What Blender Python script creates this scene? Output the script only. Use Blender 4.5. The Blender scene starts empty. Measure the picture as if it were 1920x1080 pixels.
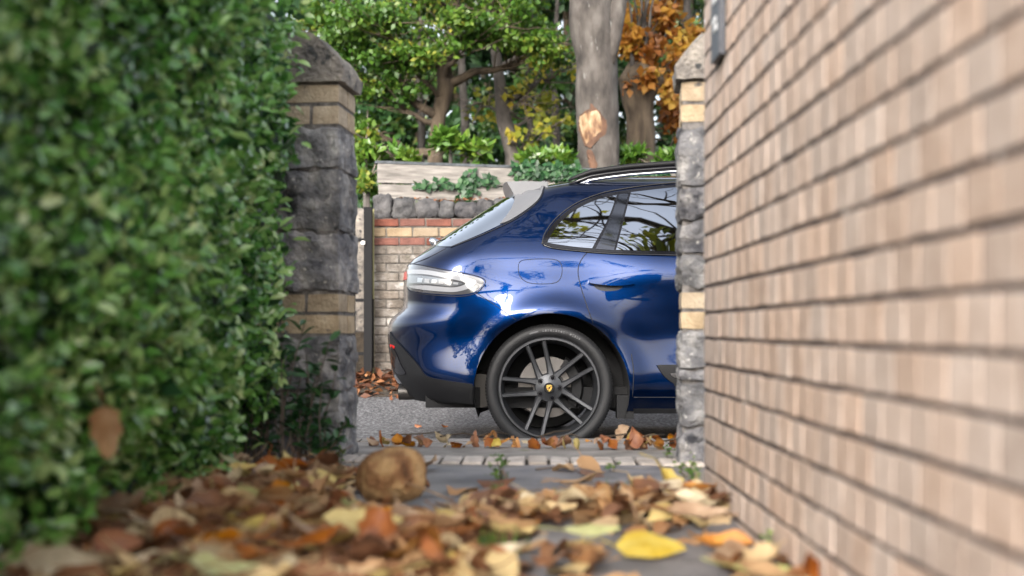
import bpy, bmesh, math, random
import numpy as np
from mathutils import Vector, Matrix, noise as mnoise
R_ = math.radians
random.seed(7); rng = np.random.default_rng(7)
scene = bpy.context.scene
COL = scene.collection

# ------------------------------------------------------------------ camera
F, CX, CY, CAMH = 2300.0, 965.0, 617.0, 0.48      # focal length and vanishing point in photo pixels, lens height over the path
cam = bpy.data.cameras.new('camera'); camo = bpy.data.objects.new('camera', cam); COL.objects.link(camo)
camo.location = (0, 0, CAMH); camo.rotation_euler = (R_(90), 0, 0)
cam.sensor_width = 36; cam.lens = 36*F/1920
cam.shift_x = (960-CX)/1920; cam.shift_y = (CY-540)/1920
cam.clip_start = 0.02; cam.clip_end = 600
cam.dof.use_dof = True; cam.dof.focus_distance = 7.02; cam.dof.aperture_fstop = 1.8; cam.dof.aperture_blades = 0
scene.camera = camo
# ------------------------------------------------------------------ sky, sun, exposure
SUN_EL, SUN_AZ = 26, 197          # bright overcast, sun veiled, behind the camera
w = bpy.data.worlds.new('World'); scene.world = w; w.use_nodes = True
nt = w.node_tree; nt.nodes.clear()
sky = nt.nodes.new('ShaderNodeTexSky'); sky.sky_type = 'NISHITA'; sky.sun_disc = False
sky.sun_elevation = R_(SUN_EL); sky.sun_rotation = R_(SUN_AZ); sky.dust_density = 4.0; sky.air_density = 1.0
hsv = nt.nodes.new('ShaderNodeHueSaturation'); hsv.inputs['Saturation'].default_value = 0.38
bgn = nt.nodes.new('ShaderNodeBackground'); bgn.inputs['Strength'].default_value = 0.15
wo = nt.nodes.new('ShaderNodeOutputWorld')
nt.links.new(sky.outputs[0], hsv.inputs['Color']); nt.links.new(hsv.outputs[0], bgn.inputs[0]); nt.links.new(bgn.outputs[0], wo.inputs[0])
sl = bpy.data.lights.new('sun', 'SUN'); sl.energy = 1.1; sl.angle = R_(20); sl.color = (1, .95, .88)
so = bpy.data.objects.new('sun', sl); COL.objects.link(so)
_a = R_(SUN_AZ); _d = Vector((math.sin(_a)*math.cos(R_(SUN_EL)), math.cos(_a)*math.cos(R_(SUN_EL)), math.sin(R_(SUN_EL))))
so.rotation_euler = _d.to_track_quat('Z', 'Y').to_euler(); so.location = (0, -5, 12)
vs = scene.view_settings; vs.view_transform = 'Standard'; vs.look = 'None'; vs.gamma = 1; vs.use_curve_mapping = False
vs.exposure = 1.7
scene.cycles.use_denoising = True
scene.cycles.max_bounces = 8; scene.cycles.diffuse_bounces = 4; scene.cycles.glossy_bounces = 4

# ------------------------------------------------------------------ materials
MATS = {}
def mat(name, cols, scale=6, detail=6, rough=.7, bump=0, bscale=40, rnd=0, metal=0, spec=.5, coat=0, coat_ior=1.5, tint=None, transl=0, dist=0, ior=1.5, stretch=None, spots=None, rrange=0):
    """cols: list of (pos, rgb) ramp driven by world-space noise; rnd: per-object value change; tint: attribute-driven ramp; spots: (rgb, scale, threshold)"""
    m = bpy.data.materials.new(name); m.use_nodes = True; t = m.node_tree; N = t.nodes; L = t.links
    b = N['Principled BSDF']; out = N['Material Output']
    b.inputs['Roughness'].default_value = rough; b.inputs['Metallic'].default_value = metal
    b.inputs['Specular IOR Level'].default_value = spec; b.inputs['IOR'].default_value = ior
    b.inputs['Coat Weight'].default_value = coat; b.inputs['Coat Roughness'].default_value = .02; b.inputs['Coat IOR'].default_value = coat_ior
    geo = N.new('ShaderNodeNewGeometry'); vec = geo.outputs['Position']
    if stretch:
        mp = N.new('ShaderNodeMapping'); mp.inputs['Scale'].default_value = stretch; L.new(vec, mp.inputs[0]); vec = mp.outputs[0]
    def nz(sc, det=detail, dis=dist):
        n = N.new('ShaderNodeTexNoise'); n.inputs['Scale'].default_value = sc; n.inputs['Detail'].default_value = det; n.inputs['Distortion'].default_value = dis
        L.new(vec, n.inputs['Vector']); return n.outputs[0]
    def ramp(fac, cs):
        r = N.new('ShaderNodeValToRGB'); e = r.color_ramp.elements
        while len(e) < len(cs): e.new(.5)
        for i, (p, c) in enumerate(cs): e[i].position = p; e[i].color = (*c, 1)
        L.new(fac, r.inputs[0]); return r.outputs[0]
    if tint:
        at = N.new('ShaderNodeAttribute'); at.attribute_name = 'tint'
        col = ramp(at.outputs['Fac'], tint)
    else:
        col = ramp(nz(scale), cols)
    if spots:
        for (rgb, sc, th) in spots:
            mx = N.new('ShaderNodeMix'); mx.data_type = 'RGBA'
            f = ramp(nz(sc, 8), [(th, (0,0,0)), (min(th+.07, 1), (1,1,1))])
            L.new(f, mx.inputs[0]); L.new(col, mx.inputs[6]); mx.inputs[7].default_value = (*rgb, 1); col = mx.outputs[2]
    if rnd:
        oi = N.new('ShaderNodeObjectInfo'); mr = N.new('ShaderNodeMapRange'); mr.inputs[3].default_value = 1-rnd; mr.inputs[4].default_value = 1+rnd
        L.new(oi.outputs['Random'], mr.inputs[0])
        h = N.new('ShaderNodeHueSaturation'); L.new(col, h.inputs['Color']); L.new(mr.outputs[0], h.inputs['Value'])
        m2 = N.new('ShaderNodeMath'); m2.operation = 'MULTIPLY_ADD'; m2.inputs[1].default_value = 7.31; m2.inputs[2].default_value = 0; L.new(oi.outputs['Random'], m2.inputs[0])
        fr = N.new('ShaderNodeMath'); fr.operation = 'FRACT'; L.new(m2.outputs[0], fr.inputs[0])
        m3 = N.new('ShaderNodeMapRange'); m3.inputs[3].default_value = 1-rnd*1.3; m3.inputs[4].default_value = 1+rnd*1.3; L.new(fr.outputs[0], m3.inputs[0]); L.new(m3.outputs[0], h.inputs['Saturation'])
        col = h.outputs[0]
    L.new(col, b.inputs['Base Color'])
    if rrange:
        mr = N.new('ShaderNodeMapRange'); mr.inputs[3].default_value = rough-rrange; mr.inputs[4].default_value = rough+rrange; L.new(nz(scale*.7), mr.inputs[0]); L.new(mr.outputs[0], b.inputs['Roughness'])
    if bump:
        bp = N.new('ShaderNodeBump'); bp.inputs['Strength'].default_value = bump; bp.inputs['Distance'].default_value = .02
        L.new(nz(bscale, 8), bp.inputs['Height']); L.new(bp.outputs[0], b.inputs['Normal'])
    if transl:
        tr = N.new('ShaderNodeBsdfTranslucent'); ms = N.new('ShaderNodeMixShader'); ms.inputs[0].default_value = transl
        L.new(col, tr.inputs[0]); L.new(b.outputs[0], ms.inputs[1]); L.new(tr.outputs[0], ms.inputs[2]); L.new(ms.outputs[0], out.inputs[0])
    MATS[name] = m; return m
def flat(name, c, **k): return mat(name, [(.3, tuple(x*.92 for x in c)), (.7, c)], **k)

# brick and stone
mat('beige_brick', [(.25, (.45,.335,.27)), (.5, (.52,.40,.33)), (.75, (.58,.46,.39))], scale=22, rough=.85, bump=.2, bscale=120, rnd=.13, spots=[((.36,.27,.22), 40, .66)])
mat('dark_mortar', [(.35, (.035,.025,.024)), (.6, (.085,.06,.055))], scale=30, rough=.95, bump=.6, bscale=90, spots=[((.45,.42,.4), 11, .66)])
mat('buff_brick', [(.3, (.30,.225,.145)), (.6, (.44,.345,.235)), (.8, (.50,.41,.30))], scale=14, rough=.9, bump=.5, bscale=90, rnd=.10, spots=[((.09,.08,.075), 16, .63)])
mat('grey_stone', [(.3, (.06,.06,.068)), (.5, (.17,.165,.17)), (.70, (.36,.34,.32))], scale=13, detail=10, rough=.92, bump=1, bscale=45, rnd=.22, spots=[((.42,.40,.37), 42, .63), ((.03,.03,.035), 9, .62)])
mat('cap_stone', [(.3, (.10,.09,.085)), (.5, (.22,.195,.17)), (.75, (.36,.32,.27))], scale=14, detail=10, rough=.95, bump=1, bscale=60, spots=[((.045,.045,.045), 22, .6), ((.5,.48,.44), 50, .68)])
mat('pillar_mortar', [(.3, (.08,.072,.07)), (.7, (.23,.21,.195))], scale=25, rough=.95, bump=.8, bscale=70)
mat('red_brick', [(.3, (.095,.038,.029)), (.7, (.16,.064,.047))], scale=14, rough=.9, bump=.4, bscale=80, rnd=.15)
mat('cream_brick', [(.3, (.19,.135,.08)), (.7, (.28,.21,.135))], scale=10, rough=.9, bump=.4, bscale=80, rnd=.12)
mat('old_brick', [(.28, (.055,.047,.04)), (.5, (.135,.115,.097)), (.7, (.24,.22,.20))], scale=7, detail=10, rough=.95, bump=.8, bscale=40, rnd=.12, spots=[((.33,.31,.29), 6, .57), ((.07,.085,.04), 3, .66)])
mat('cobble', [(.3, (.022,.022,.026)), (.7, (.11,.105,.105))], scale=12, rough=.92, bump=.8, bscale=40, rnd=.25, spots=[((.07,.10,.02), 7, .66)])
mat('grey_plank', [(.3, (.13,.118,.108)), (.6, (.25,.23,.21)), (.8, (.34,.315,.29))], scale=5, rough=.9, bump=.4, bscale=25, stretch=(1,1,9), spots=[((.12,.10,.08), 4, .66)])
mat('old_mortar', [(.3, (.05,.045,.04)), (.7, (.15,.135,.12))], scale=9, detail=9, rough=.95, bump=.6, bscale=60)
mat('felt_edge', [(.3, (.03,.035,.04)), (.7, (.09,.10,.11))], scale=20, rough=.8)
# ground
mat('slab', [(.3, (.085,.08,.088)), (.5, (.17,.16,.165)), (.75, (.27,.25,.25))], scale=5, detail=10, rough=.55, bump=.35, bscale=70, rnd=.12, rrange=.2, spots=[((.06,.06,.055), 8, .66)])
mat('sett', [(.3, (.30,.26,.23)), (.7, (.52,.46,.41))], scale=14, rough=.8, bump=.4, bscale=70, rnd=.18)
mat('concrete', [(.3, (.14,.125,.11)), (.7, (.27,.245,.225))], scale=7, detail=9, rough=.85, bump=.4, bscale=60, spots=[((.10,.115,.03), 5, .64)])
mat('soil', [(.3, (.015,.011,.008)), (.7, (.06,.045,.03))], scale=14, rough=.95, bump=1, bscale=40)
mat('asphalt', [(.34, (.03,.03,.033)), (.5, (.105,.105,.11)), (.66, (.27,.27,.28))], scale=48, detail=6, rough=.6, bump=1, bscale=85, rrange=.15)
# foliage
G = lambda *c: tuple(c)
mat('hedge_leaf', None, tint=[(0, (.026,.095,.022)), (.3, (.09,.26,.045)), (.62, (.21,.44,.10)), (1, (.50,.62,.28))], rough=.22, spec=.9, transl=.22)  # palest end of the ramp also paints in highlights on the leaves
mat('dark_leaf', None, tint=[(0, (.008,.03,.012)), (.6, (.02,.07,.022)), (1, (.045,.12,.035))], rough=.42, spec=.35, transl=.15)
mat('tree_leaf', None, tint=[(0, (.024,.07,.010)), (.45, (.06,.145,.016)), (.8, (.13,.215,.028)), (1, (.30,.28,.045))], rough=.4, transl=.4)
mat('laurel_leaf', None, tint=[(0, (.025,.08,.012)), (.6, (.085,.19,.022)), (1, (.20,.28,.04))], rough=.32, spec=.6, transl=.35)
mat('evergreen_leaf', None, tint=[(0, (.009,.03,.011)), (.55, (.028,.075,.02)), (.88, (.08,.16,.035)), (1, (.28,.30,.05))], rough=.4, transl=.15)
mat('orange_leaf', None, tint=[(0, (.15,.055,.015)), (.35, (.36,.13,.025)), (.7, (.50,.27,.04)), (1, (.50,.40,.07))], rough=.5, transl=.45)
mat('yellow_leaf', None, tint=[(0, (.10,.14,.015)), (.5, (.28,.29,.03)), (1, (.55,.42,.05))], rough=.5, transl=.4)
mat('litter_leaf', None, tint=[(0, (.10,.045,.025)), (.3, (.24,.105,.045)), (.6, (.38,.21,.095)), (.85, (.50,.36,.21)), (1, (.55,.43,.17))], rough=.6, transl=.15)
mat('far_litter', None, tint=[(0, (.08,.03,.015)), (.5, (.20,.075,.03)), (1, (.32,.15,.065))], rough=.6, transl=.15)
mat('bark_grey', [(.3, (.03,.026,.023)), (.5, (.072,.062,.055)), (.72, (.13,.118,.106))], scale=6, detail=11, rough=.9, bump=1, bscale=14, stretch=(1.4,1.4,.6), spots=[((.19,.185,.175), 9, .68), ((.05,.045,.04), 5, .64)])
mat('bark_brown', [(.3, (.03,.021,.014)), (.7, (.11,.082,.055))], scale=7, detail=9, rough=.95, bump=.8, bscale=25, stretch=(1.5,1.5,.4))
mat('twig', [(.3, (.06,.045,.035)), (.7, (.18,.145,.12))], scale=12, rough=.9)
mat('pale_wood', [(.38, (.10,.045,.02)), (.46, (.24,.14,.07)), (.58, (.40,.29,.18)), (.8, (.45,.36,.25))], scale=7, detail=5, rough=.7, stretch=(1.5,1.5,.6), bump=.3, bscale=30)
mat('raw_wood', [(.3, (.06,.028,.016)), (.7, (.13,.066,.038))], scale=10, rough=.8, bump=.4, bscale=40)
# dry leaves of the path
LEAFC = {'brown': [(.3, (.10,.042,.02)), (.7, (.23,.10,.045))], 'tan': [(.3, (.27,.15,.075)), (.7, (.46,.31,.18))], 'russet': [(.3, (.20,.055,.015)), (.7, (.37,.13,.03))],
         'orange': [(.3, (.36,.13,.02)), (.7, (.52,.24,.04))], 'yellow': [(.3, (.46,.33,.075)), (.7, (.58,.47,.16))], 'pale green': [(.3, (.34,.36,.12)), (.7, (.50,.50,.24))], 'cream': [(.3, (.46,.35,.20)), (.7, (.60,.50,.33))]}
for k_, c_ in LEAFC.items():
    mat('leaf_'+k_, c_, scale=22, detail=7, rough=.55, rnd=.14, transl=.15, bump=.25, bscale=60, spots=[((.10,.045,.02), 18, .66)])
mat('mottled_leaf', [(.36, (.10,.042,.015)), (.47, (.26,.125,.05)), (.56, (.47,.29,.13)), (.75, (.56,.40,.21))], scale=9, detail=9, rough=.75, bump=.9, bscale=60, transl=.08)
# car
mat('blue_paint', [(.4, (.0001,.0095,.048)), (.6, (.0001,.012,.060))], scale=3, rough=.36, metal=1, coat=1, coat_ior=1.42)
flat('pillar_gloss', (.11,.115,.13), rough=.06, metal=1)
flat('gloss_black', (.006,.006,.008), rough=.08, spec=.4)
flat('satin_black', (.008,.008,.009), rough=.55, spec=.25, bump=.1, bscale=300)
flat('liner_black', (.006,.006,.007), rough=.85)
flat('spoiler_grey', (.12,.122,.13), rough=.4, spec=.4)
flat('privacy_glass', (.36,.39,.44), rough=.015, metal=1)
flat('rear_glass', (.62,.65,.68), rough=.03, metal=1)
flat('lens_clear', (.22,.23,.25), rough=.05, metal=.6, coat=1, coat_ior=1.52)
flat('lens_dark', (.05,.05,.055), rough=.1, coat=1)
flat('lens_white', (.24,.245,.26), rough=.1, coat=1)
flat('chrome', (.7,.7,.72), rough=.1, metal=1)
flat('seam_dark', (.004,.005,.012), rough=.6)
flat('wheel_grey', (.065,.067,.073), rough=.42, metal=.7)
flat('tyre_rubber', (.012,.012,.013), rough=.62, bump=.15, bscale=150)
flat('tyre_mark', (.10,.10,.105), rough=.6)
flat('brake_steel', (.15,.142,.138), rough=.35, metal=.9)
flat('gold', (.62,.42,.10), rough=.3, metal=.6)
flat('crest_red', (.30,.02,.015), rough=.4)
flat('reflector_red', (.5,.012,.012), rough=.2)
flat('exhaust', (.07,.066,.062), rough=.4, metal=.8)
flat('black_metal', (.006,.006,.007), rough=.7, spec=.2)
flat('slate', (.055,.06,.075), rough=.5, bump=.2, bscale=60)
flat('sign_white', (.75,.75,.75), rough=.6)
flat('pole_olive', (.24,.22,.10), rough=.7)
flat('render_cream', (.45,.40,.34), rough=.9)
flat('house_glass', (.05,.06,.07), rough=.05)

# ------------------------------------------------------------------ helpers
WL = {}          # world location of every object's origin
def link(o, parent=None, loc=(0,0,0)):
    COL.objects.link(o)
    if parent is not None: o.parent = parent
    return o
def thing(name, label, cat, loc=(0,0,0), group=None):
    o = bpy.data.objects.new(name, None); COL.objects.link(o); o.location = loc; o.empty_display_size = .1
    WL[o] = Vector(loc); o['label'] = label; o['category'] = cat
    if group: o['group'] = group
    return o
def tag(o, label, cat, group=None):
    o['label'] = label; o['category'] = cat
    if group: o['group'] = group
    return o
def mesh(name, V, Fc, m, parent=None, smooth=False, kind=None, tint=None, sharp=None, origin=None):
    """V in world coordinates; object keeps its parent's origin"""
    off = WL[parent] if parent is not None else Vector(origin if origin is not None else (0,0,0))
    V = np.asarray(V, dtype=np.float64) - np.array(off)
    me = bpy.data.meshes.new(name)
    if isinstance(Fc, np.ndarray):
        n, k = Fc.shape
        me.vertices.add(len(V)); me.vertices.foreach_set('co', V.astype(np.float32).ravel())
        me.loops.add(n*k); me.loops.foreach_set('vertex_index', Fc.astype(np.int32).ravel())
        me.polygons.add(n); me.polygons.foreach_set('loop_start', np.arange(0, n*k, k, dtype=np.int32))
        me.update(calc_edges=True)
    else:
        me.from_pydata([tuple(v) for v in V], [], [tuple(f) for f in Fc]); me.update()
    ms = m if isinstance(m, (list, tuple)) else [m]
    for q in ms: me.materials.append(MATS[q])
    if smooth: me.polygons.foreach_set('use_smooth', [True]*len(me.polygons))
    if sharp: me.set_sharp_from_angle(angle=R_(sharp))
    if tint is not None:
        a = me.attributes.new('tint', 'FLOAT', 'POINT'); a.data.foreach_set('value', np.asarray(tint, dtype=np.float32))
    o = bpy.data.objects.new(name, me); COL.objects.link(o)
    if parent is not None: o.parent = parent
    else: o.location = off
    WL[o] = Vector(off)
    if kind: o['kind'] = kind
    return o
def inst(name, me, loc, parent=None, rot=(0,0,0), scale=(1,1,1), m=None):
    o = bpy.data.objects.new(name, me); COL.objects.link(o)
    if parent is not None: o.parent = parent; o.location = Vector(loc)-WL[parent]
    else: o.location = loc
    o.rotation_euler = rot; o.scale = scale; WL[o] = Vector(loc)
    if m: o.material_slots[0].link = 'OBJECT'; o.material_slots[0].material = MATS[m]
    return o
def box(x0, x1, y0, y1, z0, z1):
    return ([(x0,y0,z0),(x1,y0,z0),(x1,y1,z0),(x0,y1,z0),(x0,y0,z1),(x1,y0,z1),(x1,y1,z1),(x0,y1,z1)], [(0,3,2,1),(4,5,6,7),(0,1,5,4),(1,2,6,5),(2,3,7,6),(3,0,4,7)])
class MB:
    def __init__(s): s.V = []; s.F = []
    def add(s, VF):
        n = len(s.V); s.V += [tuple(v) for v in VF[0]]; s.F += [tuple(i+n for i in f) for f in VF[1]]; return s
def nz3(p, s=1.0, o=0.0): return mnoise.noise(Vector((p[0]*s+o, p[1]*s+o*1.7, p[2]*s-o)))
def rough_box(sx, sy, sz, res=.03, amp=.012, bev=.012, seed=0, freq=9, bulge=0, rock=False):
    """a box centred on the origin with rounded arrises and an uneven, quarried face"""
    nx, ny, nz_ = max(2, int(sx/res)), max(2, int(sy/res)), max(2, int(sz/res))
    bm = bmesh.new(); idx = {}
    def v(i, j, k):
        key = (i, j, k)
        if key not in idx:
            p = Vector((-sx/2+sx*i/nx, -sy/2+sy*j/ny, -sz/2+sz*k/nz_))
            q = Vector([max(-h+bev, min(h-bev, c)) for c, h in zip(p, (sx/2, sy/2, sz/2))]); d = p-q
            if d.length > 1e-9: p = q+d.normalized()*bev
            n = Vector((p.x/(sx/2), p.y/(sy/2), p.z/(sz/2))); n = Vector([c**5 for c in n]); n.normalize()
            a = (mnoise.noise(p*freq+Vector((seed*3.1, seed, -seed))) if not rock else 1.2-3.2*abs(mnoise.noise(p*freq*.8+Vector((seed*3.1, seed, -seed))))+.8*mnoise.cell(p*freq*2.2+Vector((seed,seed,0))))+.5*mnoise.noise(p*freq*2.7+Vector((seed, 0, seed)))+.25*mnoise.noise(p*freq*7+Vector((seed, 5, seed)))
            bul = bulge*(1-(2*p.x/sx)**4 if abs(n.y) > .6 else 1-(2*p.y/sy)**4)*(1-(2*p.z/sz)**4) if abs(n.z) < .6 else 0
            idx[key] = bm.verts.new(p+n*(a*amp+bul))
        return idx[key]
    def quad(a, b, c, d):
        try: bm.faces.new((a, b, c, d))
        except ValueError: pass
    for i in range(nx):
        for j in range(ny):
            quad(v(i,j,0), v(i,j+1,0), v(i+1,j+1,0), v(i+1,j,0)); quad(v(i,j,nz_), v(i+1,j,nz_), v(i+1,j+1,nz_), v(i,j+1,nz_))
    for i in range(nx):
        for k in range(nz_):
            quad(v(i,0,k), v(i+1,0,k), v(i+1,0,k+1), v(i,0,k+1)); quad(v(i,ny,k), v(i,ny,k+1), v(i+1,ny,k+1), v(i+1,ny,k))
    for j in range(ny):
        for k in range(nz_):
            quad(v(0,j,k), v(0,j,k+1), v(0,j+1,k+1), v(0,j+1,k)); quad(v(nx,j,k), v(nx,j+1,k), v(nx,j+1,k+1), v(nx,j,k+1))
    bm.verts.index_update()
    V = [tuple(q.co) for q in bm.verts]; Fc = [tuple(q.index for q in f.verts) for f in bm.faces]; bm.free()
    return V, Fc
def bmesh_data(name, VF, m, smooth=False, sharp=None):
    me = bpy.data.meshes.new(name); me.from_pydata(VF[0], [], VF[1]); me.materials.append(MATS[m])
    if smooth: me.polygons.foreach_set('use_smooth', [True]*len(me.polygons))
    if sharp: me.set_sharp_from_angle(angle=R_(sharp))
    me.update(); return me
def brick_mesh(name, sx, sy, sz, m, seed, bev=.004, jit=.002):
    r = random.Random(seed); V = []; Fc = []
    # box with a bevelled rim on every side (24 verts, 3 per corner), corners jittered
    cs = [(a, b, c) for a in (-1,1) for b in (-1,1) for c in (-1,1)]
    idx = {}
    for c in cs:
        j = [r.uniform(-jit, jit) for _ in range(3)]
        p = [c[0]*sx/2+j[0], c[1]*sy/2+j[1], c[2]*sz/2+j[2]]
        for ax in range(3):
            q = [p[i]-(0 if i == ax else c[i]*bev) for i in range(3)]; idx[c, ax] = len(V); V.append(tuple(q))
    def q4(ax, s):
        o = [i for i in range(3) if i != ax]; L = []
        for (a, b) in ((-1,-1),(1,-1),(1,1),(-1,1)):
            c = [0,0,0]; c[ax] = s; c[o[0]] = a; c[o[1]] = b; L.append(idx[tuple(c), ax])
        flip = (s > 0) == (ax == 1)
        Fc.append(tuple(reversed(L)) if flip else tuple(L))
    for ax in range(3):
        for s in (-1, 1): q4(ax, s)
    for ax in range(3):            # edge strips along axis ax
        o = [i for i in range(3) if i != ax]
        for a in (-1,1):
            for b in (-1,1):
                c0 = [0,0,0]; c0[ax] = -1; c0[o[0]] = a; c0[o[1]] = b; c1 = list(c0); c1[ax] = 1; c0 = tuple(c0); c1 = tuple(c1)
                Fc.append((idx[c0,o[0]], idx[c1,o[0]], idx[c1,o[1]], idx[c0,o[1]]))
    for c in cs: Fc.append((idx[c,0], idx[c,1], idx[c,2]))
    me = bmesh_data(name, (V, Fc), m); bm = bmesh.new(); bm.from_mesh(me); bmesh.ops.recalc_face_normals(bm, faces=bm.faces); bm.to_mesh(me); bm.free()
    return me
def tube(pts, rad, n=8, wob=0, seed=0, cap=True):
    pts = [Vector(p) for p in pts]; V = []; Fc = []
    up = Vector((.31,.17,.93))
    for i, p in enumerate(pts):
        d = (pts[min(i+1, len(pts)-1)]-pts[max(i-1, 0)]).normalized()
        a = d.cross(up)
        if a.length < .05: a = d.cross(Vector((1,0,0)))
        a.normalize(); b = d.cross(a)
        for k in range(n):
            t = 2*math.pi*k/n; q = (a*math.cos(t)+b*math.sin(t))
            rr = rad[i]*(1+wob*nz3(p*2+q*.8, 1.3, seed))
            V.append(tuple(p+q*rr))
    for i in range(len(pts)-1):
        for k in range(n):
            Fc.append((i*n+k, i*n+(k+1)%n, (i+1)*n+(k+1)%n, (i+1)*n+k))
    if cap: Fc.append(tuple(reversed(range(n)))); Fc.append(tuple(range((len(pts)-1)*n, len(pts)*n)))
    return V, Fc
def wander(a, b, n, amp, r, sag=0):
    a = Vector(a); b = Vector(b); out = []
    o = Vector((0,0,0))
    for i in range(n+1):
        t = i/n
        if 0 < i < n: o = o*.6+Vector((r.uniform(-1,1), r.uniform(-1,1), r.uniform(-1,1)))*amp
        out.append(a.lerp(b, t)+o*math.sin(math.pi*min(t*1.2,1)) + Vector((0,0,sag*math.sin(math.pi*t))))
    return out
def unit(a): return a/np.maximum(np.linalg.norm(a, axis=1, keepdims=True), 1e-9)
def leaves(name, pos, d, nrm, L, W, tint, m, parent=None, kind='stuff', fine=False, curl=.12, origin=None):
    """one leaf blade per position, folded along its midrib"""
    n = len(pos); d = unit(d); side = unit(np.cross(d, nrm)); up = np.cross(side, d)
    if fine:
        T = np.array([(0,0,0),(.28,.42,.5),(.66,.40,.5),(1,0,-.9),(.66,-.40,.5),(.28,-.42,.5),(.3,0,0),(.68,0,-.2)])
        Fq = np.array([(0,1,6,6),(0,6,5,5),(6,1,2,7),(5,6,7,4),(7,2,3,3),(4,7,3,3)])
        Ft = []
        for f in Fq: 
            Ft.append((f[0],f[1],f[2]))
            if f[2] != f[3]: Ft.append((f[0],f[2],f[3]))
        Ft = np.array(Ft)
    else:
        T = np.array([(0,0,0),(.45,.5,.4),(1,0,-.5),(.45,-.5,.4),(.5,0,0)]); Ft = np.array([(0,1,4),(0,4,3),(4,1,2),(3,4,2)])
    k = len(T)
    V = pos[:,None,:]+d[:,None,:]*(T[None,:,0,None]*L[:,None,None])+side[:,None,:]*(T[None,:,1,None]*W[:,None,None])+up[:,None,:]*(T[None,:,2,None]*L[:,None,None]*curl)
    Fc = (Ft[None]+(np.arange(n)*k)[:,None,None]).reshape(-1,3)
    return mesh(name, V.reshape(-1,3), Fc, m, parent, kind=kind, tint=np.repeat(tint, k), origin=origin)
def blob_pts(c, r, n, shell=.55):
    u = unit(rng.normal(size=(n,3))); rad = shell+(1-shell)*rng.random((n,1))**.8
    return np.array(c)+u*rad*np.array(r), u
def gp(px, py, z=0.0):
    """photo pixel -> point where it meets the level plane z"""
    Y = F*(CAMH-z)/(py-CY); return ((px-CX)/F*Y, Y, z)
def at(px, py, Y): return ((px-CX)/F*Y, Y, CAMH+(CY-py)/F*Y)

# ------------------------------------------------------------------ ground, road, path
ROADZ = -.22
def gz(y):
    P = [(-200,-.06),(5.16,-.06),(5.17,-.13),(6.44,-.13),(6.46,-.235),(9.0,-.235),(9.6,-.19),(10.25,-.03),(10.5,.02),(11.1,.07),(11.2,.45),(14,.6),(30,.9),(400,1.2)]
    return float(np.interp(y, [p[0] for p in P], [p[1] for p in P]))
ys = [-200,-20,0,2,4,5.16,5.17,6.0,6.44,6.46,7,8,9,9.2,9.4,9.6,9.8,10.0,10.25,10.5,11.1,11.2,12.5,14,18,30,60,400]; xs = [-200,-30,-8,-4,-2,-1,0,1,2,4,8,30,200]
V = [(x,y,gz(y)) for y in ys for x in xs]; nx = len(xs)
mesh('ground', V, [(j*nx+i, j*nx+i+1, (j+1)*nx+i+1, (j+1)*nx+i) for j in range(len(ys)-1) for i in range(nx-1)], 'soil', kind='structure')
ry = list(np.linspace(6.47, 9.0, 8))+list(np.linspace(9.05, 10.45, 14)); V = []
def rz(y): return ROADZ if y <= 9 else ROADZ+.215*((y-9)/1.45)**1.3
for y in ry:
    for x in (-40,-6,-3,-1.5,0,1.5,3,6,40): V.append((x, y, rz(y)))
mesh('road', V, [(j*9+i, j*9+i+1, (j+1)*9+i+1, (j+1)*9+i) for j in range(len(ry)-1) for i in range(8)], 'asphalt', kind='structure', smooth=True)
pv = mesh('pavement', *box(-40, 40, 5.2, 6.3, -.25, -.10), 'concrete', kind='structure')
for i in range(16):
    x0 = -7.2+i*.915
    mesh('kerb_stone', *box(x0, x0+.907, 6.305, 6.46, -.3, -.096), 'concrete', pv)
# gateway is turned a little against the path
GA = R_(6.0); GO = Vector((-.647, 4.54, 0))
gd = Vector((math.cos(GA), -math.sin(GA), 0)); gn = Vector((math.sin(GA), math.cos(GA), 0))
def gw(u, v, z): return GO+gd*u+gn*v+Vector((0,0,z))
GROT = (0, 0, -GA)
path = mesh('path', [(-1.9,-3,-.03),(.60,-3,-.03),(.60,4.5,-.03),(-1.9,4.5,-.03)], [(0,1,2,3)], 'soil', kind='structure')
def slab(x0, x1, y0, y1, seed):
    V, Fc = rough_box(x1-x0-.012, y1-y0-.012, .05, res=.11, amp=.0022, bev=.005, seed=seed, freq=5)
    o = mesh('paving_slab', [((x0+x1)/2+a, (y0+y1)/2+b, -.026+c) for a, b, c in V], Fc, 'slab', path, smooth=False)
jx = -.045
cols = [(-1.35,-.68,.13), (-.68, jx, .0), (jx, .56, .09)]
for ci, (a, b, o) in enumerate(cols):
    edges = [-3,-2.1,-1.2,-.3,.6,1.5,2.34,3.33+(0 if ci == 2 else .20),4.36]
    for i in range(len(edges)-1): slab(a, b, edges[i]+(o if 0 < i < 6 else 0), edges[i+1]+(o if i+1 < 6 else 0), ci*20+i)
# brick-on-edge threshold row and the concrete step behind it
thr = mesh('threshold', [tuple(gw(u, v, -.012)) for u, v in ((-.4,-.11),(1.8,-.11),(1.8,.64),(-.4,.64))], [(0,1,2,3)], 'soil', kind='structure')
sms = [brick_mesh('sett', .068, .205, .07, 'sett', 50+i, .006, .0025) for i in range(5)]
for i in range(22):
    p = gw(-.30+i*.0795, .02, -.031+random.uniform(-.002,.002)); inst('sett', sms[i%5], p, thr, (0,0,-.02))
Vb, Fb = rough_box(2.3, .16, .16, .08, .003, .01, 3)
mesh('front_kerb', [gw(.6+a, -.175+b+.0, -.082+c) for a, b, c in Vb], Fb, 'concrete', thr)
Vb, Fb = rough_box(2.3, .47, .16, .08, .004, .014, 4)
mesh('door_step', [gw(.6+a, .37+b, -.083+c) for a, b, c in Vb], Fb, 'concrete', thr)

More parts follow.
